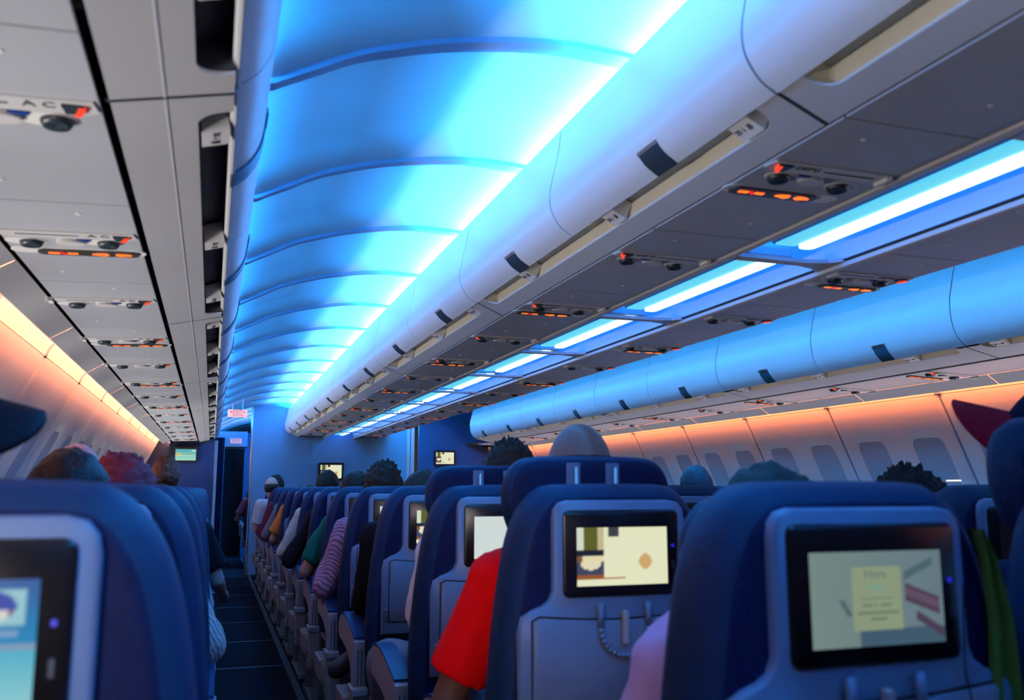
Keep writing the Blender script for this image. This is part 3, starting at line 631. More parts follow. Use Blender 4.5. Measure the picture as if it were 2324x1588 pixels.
SM['led'] = MB().box(0.119, 0.124, -0.0385, -0.036, 1.032, 1.038).mesh('blue_led', m_led)
SM['button'] = MB().box(0.119, 0.125, -0.0385, -0.036, 0.985, 1.003, bev=0.001).mesh('button', m_latch)
SM['pocket'] = MB().box(-0.20, 0.20, -0.028, 0.0, 0.43, 0.60, bev=0.01).mesh('literature_pocket', m_navy2)
SM['hinge'] = MB().prism([(-0.045, 0.715), (-0.025, 0.72), (0.06, 0.53), (0.03, 0.52)], 'x', 0.212, 0.226).prism([(-0.045, 0.715), (-0.025, 0.72), (0.06, 0.53), (0.03, 0.52)], 'x', -0.226, -0.212).mesh('tray_hinge', m_leg)
hr = catmull([(0.150, 0.955), (0.185, 0.99), (0.208, 1.05), (0.208, 1.11), (0.188, 1.152), (0.150, 1.172), (0.08, 1.176), (0.0, 1.176)], 3)
HR = hr + [(-x, z) for x, z in hr[::-1][1:]]
SM['headrest'] = autosmooth(loft(HR, [(0.112, 0.028), (0.118, 0.010), (0.135, 0.0), (0.170, 0.0), (0.195, 0.012), (0.205, 0.04)], [0, 1, 1, 1, 0, 0, 0]).mesh('headrest', [m_navy, m_navy2]), 50)
SM['slot'] = MB().box(-0.017, 0.017, 0.109, 0.113, 1.085, 1.160, bev=0.001).mesh('headrest_slot', m_splas)
SM['post'] = MB().tube((0.004, 0.104, 1.03), (0.004, 0.104, 1.150), 0.0055).mesh('headrest_post', m_chrome, True)
SM['seat_cushion'] = MB().box(-0.225, 0.225, 0.13, 0.60, 0.36, 0.47, bev=0.035).mesh('seat_cushion', m_navy, True)
SM['seat_frame'] = MB().box(-0.235, 0.235, 0.06, 0.56, 0.30, 0.36, bev=0.01).box(-0.26, 0.26, 0.10, 0.14, 0.27, 0.30).box(-0.26, 0.26, 0.46, 0.50, 0.27, 0.30).mesh('seat_frame', m_leg)
SM['leg'] = MB().prism([(0.10, 0.0), (0.16, 0.0), (0.20, 0.28), (0.15, 0.28)], 'x', -0.018, 0.018).prism([(0.50, 0.0), (0.56, 0.0), (0.50, 0.28), (0.46, 0.28)], 'x', -0.018, 0.018).box(-0.022, 0.022, 0.08, 0.60, 0.0, 0.025).mesh('leg', m_leg)
ap = catmull([(0.085, 0.585), (0.20, 0.615), (0.32, 0.640), (0.42, 0.645), (0.49, 0.630), (0.53, 0.600)], 4)
ab = catmull([(0.535, 0.575), (0.50, 0.548), (0.40, 0.540), (0.28, 0.525), (0.19, 0.49), (0.15, 0.42)], 3) + [(0.085, 0.42)]
SM['armrest'] = autosmooth(MB().prism(ap + ab, 'x', -0.028, 0.028).mesh('armrest', m_arm), 40)
pv = [(y, z + 0.001) for y, z in ap[1:-3]]
SM['pad'] = autosmooth(MB().prism(pv + [(y, z + 0.009) for y, z in pv[::-1]], 'x', -0.0275, 0.0275).mesh('armrest_pad', m_pad), 50)
rg = MB()
for x in (-0.014, 0.0, 0.014): rg.box(x - 0.0015, x + 0.0015, 0.082, 0.086, 0.43, 0.56)
SM['ridge'] = rg.mesh('armrest_ridge', m_latch)
SM['side_cover'] = MB().box(-0.032, 0.03, 0.06, 0.16, 0.20, 0.42, bev=0.008).box(-0.04, 0.03, 0.05, 0.17, 0.395, 0.425, bev=0.006).box(-0.045, 0.02, 0.16, 0.44, 0.26, 0.36, bev=0.012).box(-0.05, 0.02, 0.18, 0.42, 0.345, 0.37, bev=0.006).mesh('side_cover', m_arm)
SM['bolt'] = MB().tube((-0.036, 0.11, 0.30), (-0.030, 0.11, 0.30), 0.006).tube((-0.036, 0.11, 0.24), (-0.030, 0.11, 0.24), 0.006).mesh('cover_bolt', m_chrome)
XS = {'A': -2.46, 'C': -1.925, 'D': -0.82, 'E': -0.205, 'F': 0.345, 'G': 0.895}
def seat(col, n, pic='off', raised=0.0, extra='', armp=None, shy=0.0):
    sx = XS[col]; sy = (1.03 if col not in 'AC' else 0.985) + PITCH * n
    blk = {'A': 'left window column', 'C': 'left aisle-side column', 'D': 'centre block aisle column', 'E': 'centre block second column', 'F': 'centre block third column', 'G': 'centre block fourth column'}[col]
    t = empty('airline_chair', (sx, sy, 0), label='navy seat %s from the camera, %s%s' % (ORD[n], blk, extra), category='seat', group='seats in the ' + blk)
    b = obj('backrest', SM['backrest'], t)
    ss = obj('screen_surround', SM['screen_surround'], t)
    tt = obj('tray_table', SM['tray_table'], t); obj('tray_gap', SM['tray_gap'], tt); obj('tray_latch', SM['tray_latch'], tt); obj('tray_print', SM['tray_print'], tt)
    bz = obj('monitor', SM['bezel'], t); obj('screen', PIC[pic], bz, (0, -0.0378, 1.015)); obj('led', SM['led'], bz); obj('button', SM['button'], bz)
    if pic == 'card':
        for s_, z_, sz, c_ in (('Hors', 1.046, 0.017, S(84, 104, 108)), ('Tapas', 1.030, 0.012, S(96, 158, 142))):
            q = obj('screen_lettering', text_mesh(s_, sz, glow('ink_' + s_, c_, 1.0), 0.0001), bz, (-0.004, -0.0382, z_), (R(90), 0, 0))
    if n < 6: obj('coat_hook', SM['coat_hook'], t)
    obj('literature_pocket', SM['pocket'], t); obj('tray_hinge', SM['hinge'], t)
    h = obj('headrest', SM['headrest'], t, (0.02 if (col, n) == ('E', 0) else 0, 0, raised if raised else -0.028))
    if (col, n) == ('E', 0): h.scale = (0.93, 1, 1)
    if not raised: h.scale = (0.86, 1, 1)
    if raised > 0:
        for x in (-0.052, 0.048): sl = obj('slot', SM['slot'], h, (x, 0, 0)); obj('post', SM['post'], h, (x, 0, 0))
    obj('seat_cushion', SM['seat_cushion'], t); obj('seat_frame', SM['seat_frame'], t)
    lx = {'A': -0.2, 'C': 0.2, 'D': -0.2, 'E': 0.2, 'F': -0.2, 'G': 0.2}[col]
    obj('leg', SM['leg'], t, (lx, 0, 0))
    sides = {'A': (0.267,), 'C': (0.262,), 'D': (-0.283, 0.2675), 'E': (0.2675,), 'F': (0.2675,), 'G': (0.283,)}[col]
    for a in sides:
        ar = obj('armrest', SM['armrest'], t, (a, 0, 0)); obj('pad', SM['pad'], ar); obj('ridge', SM['ridge'], ar)
        if (col, a < 0) in (('D', True), ('C', False), ('G', False)):
            sc = obj('side_cover', SM['side_cover'], t, (a, 0, 0)); obj('bolt', SM['bolt'], sc)
            if a > 0: sc.scale = (-1, 1, 1)
            if a < 0: obj('leg', SM['leg'], t, (a + 0.02, 0, 0))
    return t
NR = 14
dpic = {0: 'card', 1: 'bottle', 2: 'white', 3: 'bottle', 4: 'white'}
dx = {0: ', cream card on screen', 1: ', bottle picture, raised headrest', 2: ', white screen, raised headrest', 3: ', bottle picture', 4: ', white screen'}
for n in range(NR):
    seat('D', n, dpic.get(n, 'off'), {1: 0.058, 2: 0.055}.get(n, 0.0), dx.get(n, ', dark screen'))
    seat('C', n, 'blue' if n == 0 else 'off', 0.0, ', blue menu screen' if n == 0 else '')
    seat('E', n, 'off' if n else 'white', 0.11 if n == 0 else 0.0, ', headrest high' if n == 0 else '')
for n in range(8): seat('A', n, 'off', 0.02 if n == 0 else 0.0)
for n in range(6): seat('F', n); seat('G', n)

# ================================================================== PEOPLE
def capsule(mb, p0, p1, r0, r1, hemi0=True, hemi1=True, n=14, fl=None):
    p0, p1 = Vector(p0), Vector(p1); d = p1 - p0
    if d.length < 1e-5: d = Vector((0, 0, 1e-4))
    u = d.normalized(); a = u.orthogonal().normalized(); b = u.cross(a)
    rings = []
    if hemi0:
        for q in (80, 55, 28): rings.append((p0 - u * r0 * math.sin(R(q)), r0 * math.cos(R(q))))
    rings.append((p0, r0)); rings.append(((p0 + p1) / 2, (r0 + r1) / 2)); rings.append((p1, r1))
    if hemi1:
        for q in (28, 55, 80): rings.append((p1 + u * r1 * math.sin(R(q)), r1 * math.cos(R(q))))
    vs = []
    for c, r_ in rings:
        for i in range(n):
            t = 2 * math.pi * i / n; o = (a * math.cos(t) + b * math.sin(t)) * r_
            if fl: o = Vector((o.x * fl[0], o.y * fl[1], o.z * fl[2]))
            vs.append(c + o)
    m = len(rings)
    fs = [(k * n + i, k * n + (i + 1) % n, (k + 1) * n + (i + 1) % n, (k + 1) * n + i) for k in range(m - 1) for i in range(n)] + [tuple(range(n))[::-1], tuple(range((m - 1) * n, m * n))]
    mb.add(vs, fs)
def ellipsoid(mb, c, r_, rot=0.0, n=20, m=14, fn=None):
    vs = []; c = Vector(c)
    for j in range(m + 1):
        th = math.pi * j / m
        for i in range(n):
            ph = 2 * math.pi * i / n; v = Vector((math.sin(th) * math.cos(ph), math.sin(th) * math.sin(ph), math.cos(th)))
            if fn: v = fn(v)
            v = Vector((v.x * r_[0], v.y * r_[1], v.z * r_[2]))
            if rot: v = Matrix.Rotation(rot, 3, 'Z') @ v
            vs.append(c + v)
    fs = [(j * n + i, j * n + (i + 1) % n, (j + 1) * n + (i + 1) % n, (j + 1) * n + i) for j in range(m) for i in range(n)]
    mb.add(vs, fs)
WORK = bpy.data.objects.new('work', bpy.data.meshes.new('work')); TMPS.collection.objects.link(WORK)
WORK.modifiers.new('r', 'REMESH').mode = 'VOXEL'; WORK.modifiers.new('s', 'SMOOTH').factor = 0.5
def remesh(mb, name, m, vox, smooth=5, disp=0.0, dsc=8.0, seed=0):
    me = bpy.data.meshes.new('tmp'); me.from_pydata(mb.v, [], mb.f)
    bm = bmesh.new(); bm.from_mesh(me); bmesh.ops.remove_doubles(bm, verts=bm.verts, dist=1e-6); bmesh.ops.recalc_face_normals(bm, faces=bm.faces); bm.to_mesh(me); bm.free()
    o = WORK; o.data = me
    WORK.modifiers[0].voxel_size = vox; WORK.modifiers[1].iterations = smooth
    out = evaluated(o)
    if disp:
        nv = len(out.vertices); co = [0.0] * (3 * nv); no = [0.0] * (3 * nv)
        out.vertices.foreach_get('co', co); out.vertex_normals.foreach_get('vector', no)
        for i in range(0, 3 * nv, 3):
            x, y, z = co[i], co[i + 1], co[i + 2]
            d = noise.noise(Vector((x * dsc, y * dsc, z * dsc * 0.45 + seed))) * disp - abs(noise.noise(Vector((x * dsc * 2.3, y * dsc * 2.3, z * dsc + seed)))) * disp * 0.6
            co[i] += no[i] * d; co[i + 1] += no[i + 1] * d; co[i + 2] += no[i + 2] * d
        out.vertices.foreach_set('co', co); out.update()
    out.name = name; out.materials.clear(); out.materials.append(m); out.polygons.foreach_set('use_smooth', [True] * len(out.polygons)); return out
def headf(v):
    """unit sphere -> skull: +y is the face"""
    x, y, z = v; o = Vector(v)
    if z < 0: o.x *= 1 - 0.22 * (-z) ** 1.3; o.y = y * (1 - 0.10 * -z) + 0.18 * (-z)
    if y < 0 and z > -0.3: o.y *= 1.08
    if y > 0.6 and abs(x) < 0.16 and -0.30 < z < 0.12: o.y += 0.16 * (1 - abs(x) / 0.16) * (1 - abs(z + 0.18) / 0.30) if abs(z + 0.18) < 0.30 else 0
    if y > 0.5 and 0.15 < abs(x) < 0.5 and abs(z - 0.02) < 0.16: o.y -= 0.07
    if y > 0.6 and abs(x) < 0.3 and abs(z + 0.52) < 0.07: o.y += 0.04
    return o
def person(label, sx, sy, top, head=(0, 0), shirt=(0.5, 0.5, 0.5), sleeve='short', skin=(0.45, 0.24, 0.16), hair='short', hairc=(0.02, 0.014, 0.01), trous=(0.03, 0.04, 0.07),
           out=0.06, side=-1, yaw=0.0, J=None, hs=1.0, vox=0.011, wrink=0.006, rough=0.8, legs=True, shoulder=0.19, belly=1.0, bump=0.25, ez=0.70):
    """seated person facing +y. sx, sy: seat centre and its screen plane. side/out: aisle arm and how far the elbow sticks out"""
    J = J or {}
    ty = sy + 0.275
    hc = Vector((sx + head[0], ty + 0.03 + head[1], top - 0.118 * hs))
    ssk = 'skin_%0.2f_%0.2f_%0.2f' % skin
    ms = mat(ssk, skin, 0.5, noise_amt=0.06, nscale=30); mc = mat('cloth_' + label[:24].replace(' ', '_'), shirt, rough, noise_amt=0.08, nscale=14, bump=bump, bscale=160, spec=0.08)
    if sleeve == 'shawl' and 'links' not in mc:
        nt_ = mc.node_tree; bs = nt_.nodes['Principled BSDF']; tc = nt_.nodes.new('ShaderNodeTexCoord'); wv = nt_.nodes.new('ShaderNodeTexWave'); mc['links'] = 1
        wv.bands_direction = 'DIAGONAL'; wv.inputs['Scale'].default_value = 26; wv.inputs['Distortion'].default_value = 6; wv.inputs['Detail Scale'].default_value = 0.6
        nt_.links.new(tc.outputs['Object'], wv.inputs['Vector']); mx = nt_.nodes.new('ShaderNodeMix'); mx.data_type = 'RGBA'
        mx.inputs[6].default_value = (*[c_ * 0.45 for c_ in shirt], 1); mx.inputs[7].default_value = (*[min(1, c_ * 1.2) for c_ in shirt], 1)
        nt_.links.new(wv.outputs['Fac'], mx.inputs[0]); nt_.links.new(mx.outputs[2], bs.inputs['Base Color'])
    mt = mat('trousers_%0.2f_%0.2f_%0.2f' % trous, trous, 0.85, noise_amt=0.15, nscale=20, bump=0.2, bscale=250); mh = mat('hair_%0.3f_%0.3f_%0.3f' % hairc, hairc, 0.6, noise_amt=0.35, nscale=60, bump=0.9, bscale=140, spec=0.2)
    g = lambda k, d: Vector(J.get(k, d))
    lx = head[0] * 0.45
    pel = g('pelvis', (sx, ty, 0.56)); ch = g('chest', (sx + lx, ty, 0.88)); nb = g('neck', (sx + head[0] * 0.8, ty, 1.02)); nt = hc + Vector((0, -0.015, -0.06))
    A = {}
    for s in (-1, 1):
        sh = g('sh%+d' % s, (ch.x + s * shoulder, ty, 0.955)); o = out if s == side else 0.02
        el = g('el%+d' % s, (sh.x + s * (0.03 + o), ty + 0.04, ez)); wr = g('wr%+d' % s, (el.x - s * 0.05 * (1 if o < 0.05 else 0.6), ty + 0.29, 0.665)); A[s] = (sh, el, wr)
    L = {}
    for s in (-1, 1):
        hp = Vector((sx + s * 0.09, ty + 0.03, 0.545)); kn = g('kn%+d' % s, (sx + s * 0.12, sy + 0.665, 0.545)); an = g('an%+d' % s, (sx + s * 0.12, sy + 0.62, 0.10)); to = g('to%+d' % s, (an.x, an.y + 0.12, 0.045)); L[s] = (hp, kn, an, to)
    # --- body
    mb = MB(); ellipsoid(mb, hc, (0.077 * hs, 0.097 * hs, 0.118 * hs), yaw, 26, 20, headf)
    for s in (-1, 1):
        e = Matrix.Rotation(yaw, 3, 'Z') @ Vector((s * 0.078 * hs, -0.005, -0.012)); ellipsoid(mb, hc + e, (0.011, 0.020, 0.032), yaw + s * 0.4, 10, 8)
    capsule(mb, nb - Vector((0, 0, 0.05)), nt, 0.060, 0.054)
    capsule(mb, pel, ch, 0.125 * belly, 0.125, fl=(1.2, 0.85, 1)); capsule(mb, ch - Vector((0, 0, 0.0)), nb, 0.125, 0.055, fl=(1.15, 0.85, 1))
    for s in (-1, 1):
        sh, el, wr = A[s]
        capsule(mb, ch + Vector((s * 0.05, 0, 0.05)), sh, 0.085, 0.058); capsule(mb, sh, el, 0.050, 0.040); capsule(mb, el, wr, 0.040, 0.027)
        hd = (wr - el).normalized(); pm = wr + hd * 0.055; capsule(mb, wr, pm, 0.026, 0.034, fl=(1, 1, 0.6))
        sd = hd.cross(Vector((0, 0, 1))).normalized()
        for q, ln in ((-1.5, 0.060), (-0.5, 0.070), (0.5, 0.066), (1.5, 0.052)):
            b0 = pm + sd * q * 0.017 + hd * 0.02; b1 = b0 + hd * ln * 0.5 + Vector((0, 0, -0.004)); b2 = b1 + hd * ln * 0.35 + Vector((0, 0, -0.022)); capsule(mb, b0, b1, 0.0085, 0.008, n=8); capsule(mb, b1, b2, 0.008, 0.007, n=8)
        capsule(mb, wr + hd * 0.02 - sd * s * 0.02, wr + hd * 0.055 - sd * s * 0.05, 0.011, 0.009, n=8)
        hp, kn, an, to = L[s]
        if legs: capsule(mb, hp, kn, 0.080, 0.056); capsule(mb, kn, an, 0.054, 0.036); capsule(mb, an, to, 0.036, 0.028)
    body = obj('person', remesh(mb, 'person_body', ms, vox, 4), label=label, category='person')
    # --- shirt
    mb = MB(); k = 0.016
    capsule(mb, pel - Vector((0, 0, 0.0)), ch, 0.128 * belly + k, 0.126 + k, fl=(1.2, 0.86, 1)); capsule(mb, ch, nb + (ch - nb) * 0.25, 0.127 + k, 0.075, True, False, fl=(1.15, 0.86, 1))
    for s in (-1, 1):
        sh, el, wr = A[s]
        capsule(mb, ch + Vector((s * 0.05, 0, 0.05)), sh, 0.088 + k, 0.060 + k)
        if sleeve == 'short': capsule(mb, sh, sh + (el - sh) * 0.78, 0.054 + k, 0.058 + k, True, False)
        elif sleeve == 'long':
            capsule(mb, sh, el, 0.052 + k, 0.038 + k); capsule(mb, el, el + (wr - el) * 0.93, 0.038 + k, 0.028 + k, True, False)
        elif sleeve == 'shawl':
            capsule(mb, sh, el, 0.055 + k, 0.066 + k); capsule(mb, el, el + (wr - el) * 0.5, 0.06 + k, 0.045 + k); capsule(mb, el, el - Vector((0, 0.02, 0.10)), 0.055 + k, 0.03)
    obj('shirt', remesh(mb, 'shirt', mc, vox * 1.1, 4, wrink, 13, hash(label) % 97 * 1.0 if False else len(label) * 1.7), body)
    if legs:
        mb = MB(); k = 0.012
        capsule(mb, pel, pel - Vector((0, 0, 0.02)), 0.13 + k, 0.12 + k, fl=(1.2, 0.9, 1))
        for s in (-1, 1):
            hp, kn, an, to = L[s]
            capsule(mb, hp, kn, 0.086 + k, 0.064 + k); capsule(mb, kn, kn + (an - kn) * 0.9, 0.064 + k, 0.052 + k, True, False)
        obj('trousers', remesh(mb, 'trousers', mt, vox * 1.2, 4, wrink, 12, 3.3), body)
        for s in (-1, 1):
            hp, kn, an, to = L[s]; mb = MB(); capsule(mb, an - (an - kn).normalized() * 0.0, to, 0.046, 0.040); obj('shoe', remesh(mb, 'shoe', mat('shoe_dark', (0.03, 0.03, 0.03), 0.6), 0.010, 3), body)
    # --- hair
    Rz = Matrix.Rotation(yaw, 3, 'Z')
    def hairshell(cover, off, nz, nf, spike=0.0, n=56, m=40):
        mb = MB(); vs = []; r_ = (0.077 * hs, 0.097 * hs, 0.118 * hs)
        for j in range(m + 1):
            th = math.pi * j / m
            for i in range(n):
                ph = 2 * math.pi * i / n; v = Vector((math.sin(th) * math.cos(ph), math.sin(th) * math.sin(ph), math.cos(th)))
                h = headf(v); inn = cover(v); p = Vector((h.x * r_[0], h.y * r_[1], h.z * r_[2]))
                dd = noise.noise(v * nf + Vector((len(label), 0, 0))) * nz
                if spike: dd += max(0, noise.noise(v * 13 + Vector((len(label) * 3.1, 5, 0)))) * spike * max(0, v.z)
                p = p + v * ((off + dd) * inn - 0.006 * (1 - inn)); vs.append(hc + Rz @ p)
        fs = [(j * n + i, j * n + (i + 1) % n, (j + 1) * n + (i + 1) % n, (j + 1) * n + i) for j in range(m) for i in range(n)]
        mb.add(vs, fs); return mb
    sm = lambda t: max(0.0, min(1.0, t))
    if hair == 'short': c = lambda v: sm((v.z + 0.25 - max(0, v.y) * 0.95 + (0.35 if v.y < 0 else 0)) * 5)
    if hair in ('short', 'messy', 'wavy', 'red'):
        c = lambda v: sm((v.z + 0.25 - max(0, v.y) * 0.95 + (0.35 if v.y < 0 else 0)) * 5)
        off, nz, nf, sp = {'short': (0.012, 0.006, 4, 0.004), 'messy': (0.016, 0.012, 5, 0.035), 'wavy': (0.018, 0.014, 3, 0.01), 'red': (0.026, 0.012, 6, 0.03)}[hair]
        obj('hair', hairshell(c, off, nz, nf, sp).mesh('hair', mh, True), body)
    elif hair == 'ring':
        c = lambda v: sm((0.34 - v.z + (v.y < 0) * 0.08) * 5) * sm((v.z + 0.25 + (0.35 if v.y < 0 else 0)) * 5) * sm((0.35 - v.y) * 4)
        obj('hair', hairshell(c, 0.005, 0.002, 8).mesh('hair', mh, True), body)
    elif hair == 'long':
        c = lambda v: sm((v.z + 0.9 - max(0, v.y) * 1.6) * 4)
        mb = hairshell(c, 0.02, 0.008, 4, 0.004); obj('hair', mb.mesh('hair', mh, True), body)
        mb = MB(); capsule(mb, hc + Vector((0, -0.03, -0.03)), hc + Vector((0, -0.055, -0.20)), 0.085, 0.070, fl=(1, 0.6, 1)); obj('hair_length', remesh(mb, 'hair_length', mh, 0.012, 2, 0.008, 20), body)
    # eyes
    for s in (-1, 1):
        e = MB(); ellipsoid(e, hc + Rz @ Vector((s * 0.030 * hs, 0.083 * hs, 0.004)), (0.012, 0.009, 0.009), yaw, 8, 6); obj('eye', e.mesh('eye', m_oval, True), body)
    return body, hc
def cap_hat(body, hc, yaw, crown, brim, tilt=0.0, size=1.0, bl=1.0):
    mk = mat('cap_crown_%.2f' % crown[0], crown, 0.7, noise_amt=0.1, nscale=30, bump=0.2, bscale=300, spec=0.05); mk2 = mat('cap_brim_%.2f' % brim[0], brim, 0.6, noise_amt=0.08, nscale=30, bump=0.2, bscale=300, spec=0.05)
    Rm = Matrix.Rotation(yaw, 3, 'Z') @ Matrix.Rotation(tilt, 3, 'X')
    mb = MB(); n, m = 36, 12; vs = []
    for j in range(m + 1):
        th = R(100) * j / m
        for i in range(n):
            ph = 2 * math.pi * i / n; vs.append(hc + Rm @ Vector((math.sin(th) * math.cos(ph) * 0.094 * size, (math.sin(th) * math.sin(ph)) * 0.113 * size, math.cos(th) * 0.125 * size + 0.015)))
    fs = [(j * n + i, j * n + (i + 1) % n, (j + 1) * n + (i + 1) % n, (j + 1) * n + i) for j in range(m) for i in range(n)] + [tuple(range(m * n, m * n + n))]
    mb.add(vs, fs); cr = obj('cap', mb.mesh('cap_crown', mk, True), body)
    mb = MB(); n = 24; top = []; bot = []
    for rr in (0, 1, 2, 3, 4):
        for i in range(n + 1):
            a = R(14 + 152 * i / n); f = rr / 4
            x = math.cos(a) * (0.088 + 0.006 * f) * size; yy = max(0.0, math.sin(a)) ** 0.6 * (0.10 + 0.085 * f * bl) * size; z = 0.012 - 0.020 * f - 0.045 * size * (abs(math.cos(a)) ** 2) - 0.02 * f
            top.append(hc + Rm @ Vector((x, yy, z + 0.003))); bot.append(hc + Rm @ Vector((x, yy, z - 0.003)))
    q = n + 1; fs = []
    for o in (0, len(top)):
        fs += [(o + r_ * q + i, o + r_ * q + i + 1, o + (r_ + 1) * q + i + 1, o + (r_ + 1) * q + i) for r_ in range(4) for i in range(n)]
    fs += [(4 * q + i, 4 * q + i + 1, len(top) + 4 * q + i + 1, len(top) + 4 * q + i) for i in range(n)]
    mb.add(top + bot, fs); obj('cap_brim', mb.mesh('cap_brim', mk2, True), cr)

yD = lambda n: 1.03 + PITCH * n
yC = lambda n: 0.985 + PITCH * n
X = XS
DARK = (0.012, 0.012, 0.015)
# --- centre block, aisle column
person('person in lilac shirt with wavy dark hair behind the nearest centre seat', X['D'], yD(0), 1.185, (0.075, 0), (0.50, 0.36, 0.62), 'long', hair='wavy', hairc=(0.02, 0.04, 0.04), out=0.03, wrink=0.012, shoulder=0.20, hs=1.05, J={'sh-1': (-0.95, 1.30, 0.88), 'el-1': (-1.035, 1.36, 0.68)})
person('bald man in bright red short-sleeved shirt, arm over the aisle', X['D'], yD(1), 1.325, (0.045, 0), (0.92, 0.002, 0.003), 'short', (0.16, 0.075, 0.055), 'ring', (0.02, 0.015, 0.015), out=0.06, vox=0.009, wrink=0.008, shoulder=0.205, hs=1.06, trous=(0.03, 0.03, 0.05),
       J={'sh-1': (-1.012, 2.06, 0.945), 'el-1': (-1.125, 2.10, 0.66), 'wr-1': (-1.02, 2.36, 0.66)})
person('person in loose white blouse and grey-blue trousers, knee in the aisle', X['D'], yD(2), 1.305, (0.115, 0), (0.88, 0.86, 0.88), 'long', hair='messy', trous=(0.14, 0.17, 0.24), out=0.0, wrink=0.014, J={'kn-1': (-1.075, 3.14, 0.57), 'an-1': (-0.99, 3.22, 0.12), 'sh-1': (-0.965, 2.87, 0.95), 'el-1': (-1.005, 2.92, 0.745), 'wr-1': (-0.93, 3.10, 0.64)})
person('person in black top with crossed leg and dark trainer over the aisle', X['D'], yD(3), 1.225, (-0.01, 0), (0.01, 0.01, 0.013), 'long', hair='short', out=0.02, wrink=0.01, trous=(0.04, 0.045, 0.03), J={'kn+1': (-0.66, 4.03, 0.60), 'an+1': (-0.99, 3.98, 0.47), 'to+1': (-1.13, 3.93, 0.40)})
person('person in pink striped shawl with messy black hair', X['D'], yD(4), 1.275, (-0.03, 0), (0.50, 0.25, 0.36), 'shawl', hair='messy', out=0.055, wrink=0.020, bump=0.7, hs=1.05)
person('person in dark green short-sleeved shirt, elbow over the aisle', X['D'], yD(5), 1.25, (-0.05, 0), (0.01, 0.13, 0.085), 'short', hair='short', out=0.13, wrink=0.012, J={'sh-1': (-1.0, 5.20, 0.95), 'el-1': (-1.14, 5.24, 0.69)})
person('person in black jacket beyond the green shirt', X['D'], yD(6), 1.16, (0, 0), DARK, 'long', hair='short', out=0.13, wrink=0.012)
person('person in off-white pullover beyond the black jacket', X['D'], yD(7), 1.16, (0, 0), (0.55, 0.56, 0.50), 'long', hair='short', out=0.11, wrink=0.014)
person('person in orange shirt with bare forearm at the aisle', X['D'], yD(9), 1.18, (0, 0), (0.75, 0.16, 0.03), 'short', hair='short', out=0.08, wrink=0.01)
person('person with flat-topped black hair in front of the pale partition', X['D'] + 0.535 * 0.0 + 0.04, yD(8), 1.30, (0.03, 0), (0.05, 0.05, 0.06), 'long', hair='short', out=0.0, hs=1.06)
person('person in grey top with dark sleeve near the front rows', X['D'], yD(10), 1.17, (0, 0), (0.18, 0.17, 0.18), 'long', hair='short', out=0.10)
person('balding man in white short-sleeved shirt leaning out into the aisle', X['D'], yD(12), 1.285, (-0.19, 0), (0.62, 0.62, 0.68), 'short', (0.55, 0.32, 0.24), 'ring', (0.03, 0.02, 0.015), out=0.05, J={'sh-1': (-1.12, 10.66, 0.97), 'el-1': (-1.165, 10.70, 0.70), 'chest': (-0.94, 10.66, 0.88)})
person('person in crimson and grey scarf with a bare arm, front rows', X['D'], yD(11), 1.16, (-0.02, 0), (0.25, 0.03, 0.07), 'shawl', hair='short', out=0.06, wrink=0.02)
person('dark-haired person in the frontmost centre row beside the pale partition', X['D'] - 0.06, yD(13), 1.30, (-0.03, 0), (0.05, 0.06, 0.10), 'long', hair='messy', out=0.0, hs=1.1)
# --- centre block, other columns
b, hc = person('person in navy top and dark cap with crimson peak, headrest beside', X['E'], yD(0), 1.352, (0.19, 0.02), (0.02, 0.03, 0.10), 'long', hair='short', yaw=R(62), out=0.0, side=1)
cap_hat(b, hc + Vector((0, 0, 0.005)), R(36), (0.006, 0.008, 0.035), (0.30, 0.006, 0.02), 0.62, 1.12, 1.25)
person('person with spiky black hair two rows ahead, right of centre', 0.27, yD(1), 1.205, (0, 0), (0.05, 0.05, 0.08), 'short', hair='messy', hs=1.05, hairc=(0.012, 0.008, 0.012))
person('person with smooth dark hair under the orange-lit right windows', 0.93, yD(4), 1.275, (0, 0), (0.1, 0.1, 0.12), 'short', hair='short', hairc=(0.02, 0.03, 0.05), hs=1.02)
person('person with faded grey hair low before the partition monitor', X['E'], yD(11), 1.235, (0, 0), (0.2, 0.2, 0.25), 'short', hair='short', hairc=(0.18, 0.18, 0.2))
person('person with black hair seen beyond the pink shawl', X['E'], yD(5), 1.215, (-0.08, 0), (0.05, 0.05, 0.05), 'short', hair='messy')
# --- left pair
b, hc = person('person in dark cap with wide peak turned to the aisle, left foreground', X['C'], yC(0), 1.37, (-0.14, 0), DARK, 'long', hair='short', yaw=R(-58), out=0.0, side=1)
cap_hat(b, hc + Vector((0, 0, 0.0)), R(-58), (0.0015, 0.002, 0.006), (0.002, 0.003, 0.008), 0.22, 1.02)
person('person with short black hair behind the dark cap', X['C'] - 0.03, yC(1), 1.232, (0, 0), DARK, 'long', hair='short', hairc=(0.008, 0.006, 0.008), hs=1.0, side=1, out=0.0)
person('person with thick dark red hair and white lace shawl over the armrest', X['C'], yC(2), 1.232, (0, 0), (0.55, 0.66, 0.72), 'shawl', hair='red', hairc=(0.16, 0.012, 0.025), side=1, out=0.06, wrink=0.02, bump=1.0, J={'sh+1': (-1.76, 2.83, 0.90), 'el+1': (-1.69, 2.88, 0.70)})
person('grey-pink haired person by the left windows', X['A'] + 0.28, yC(3), 1.31, (0.03, 0), (0.3, 0.3, 0.3), 'long', hair='short', hairc=(0.42, 0.26, 0.27), side=1, out=0.0, skin=(0.5, 0.3, 0.25))
person('person in pale blue shirt with arm along the aisle armrest', X['C'], yC(3), 1.17, (0, 0), (0.22, 0.48, 0.66), 'long', hair='short', side=1, out=0.07, J={'sh+1': (-1.76, 3.60, 0.94), 'el+1': (-1.69, 3.64, 0.72)})
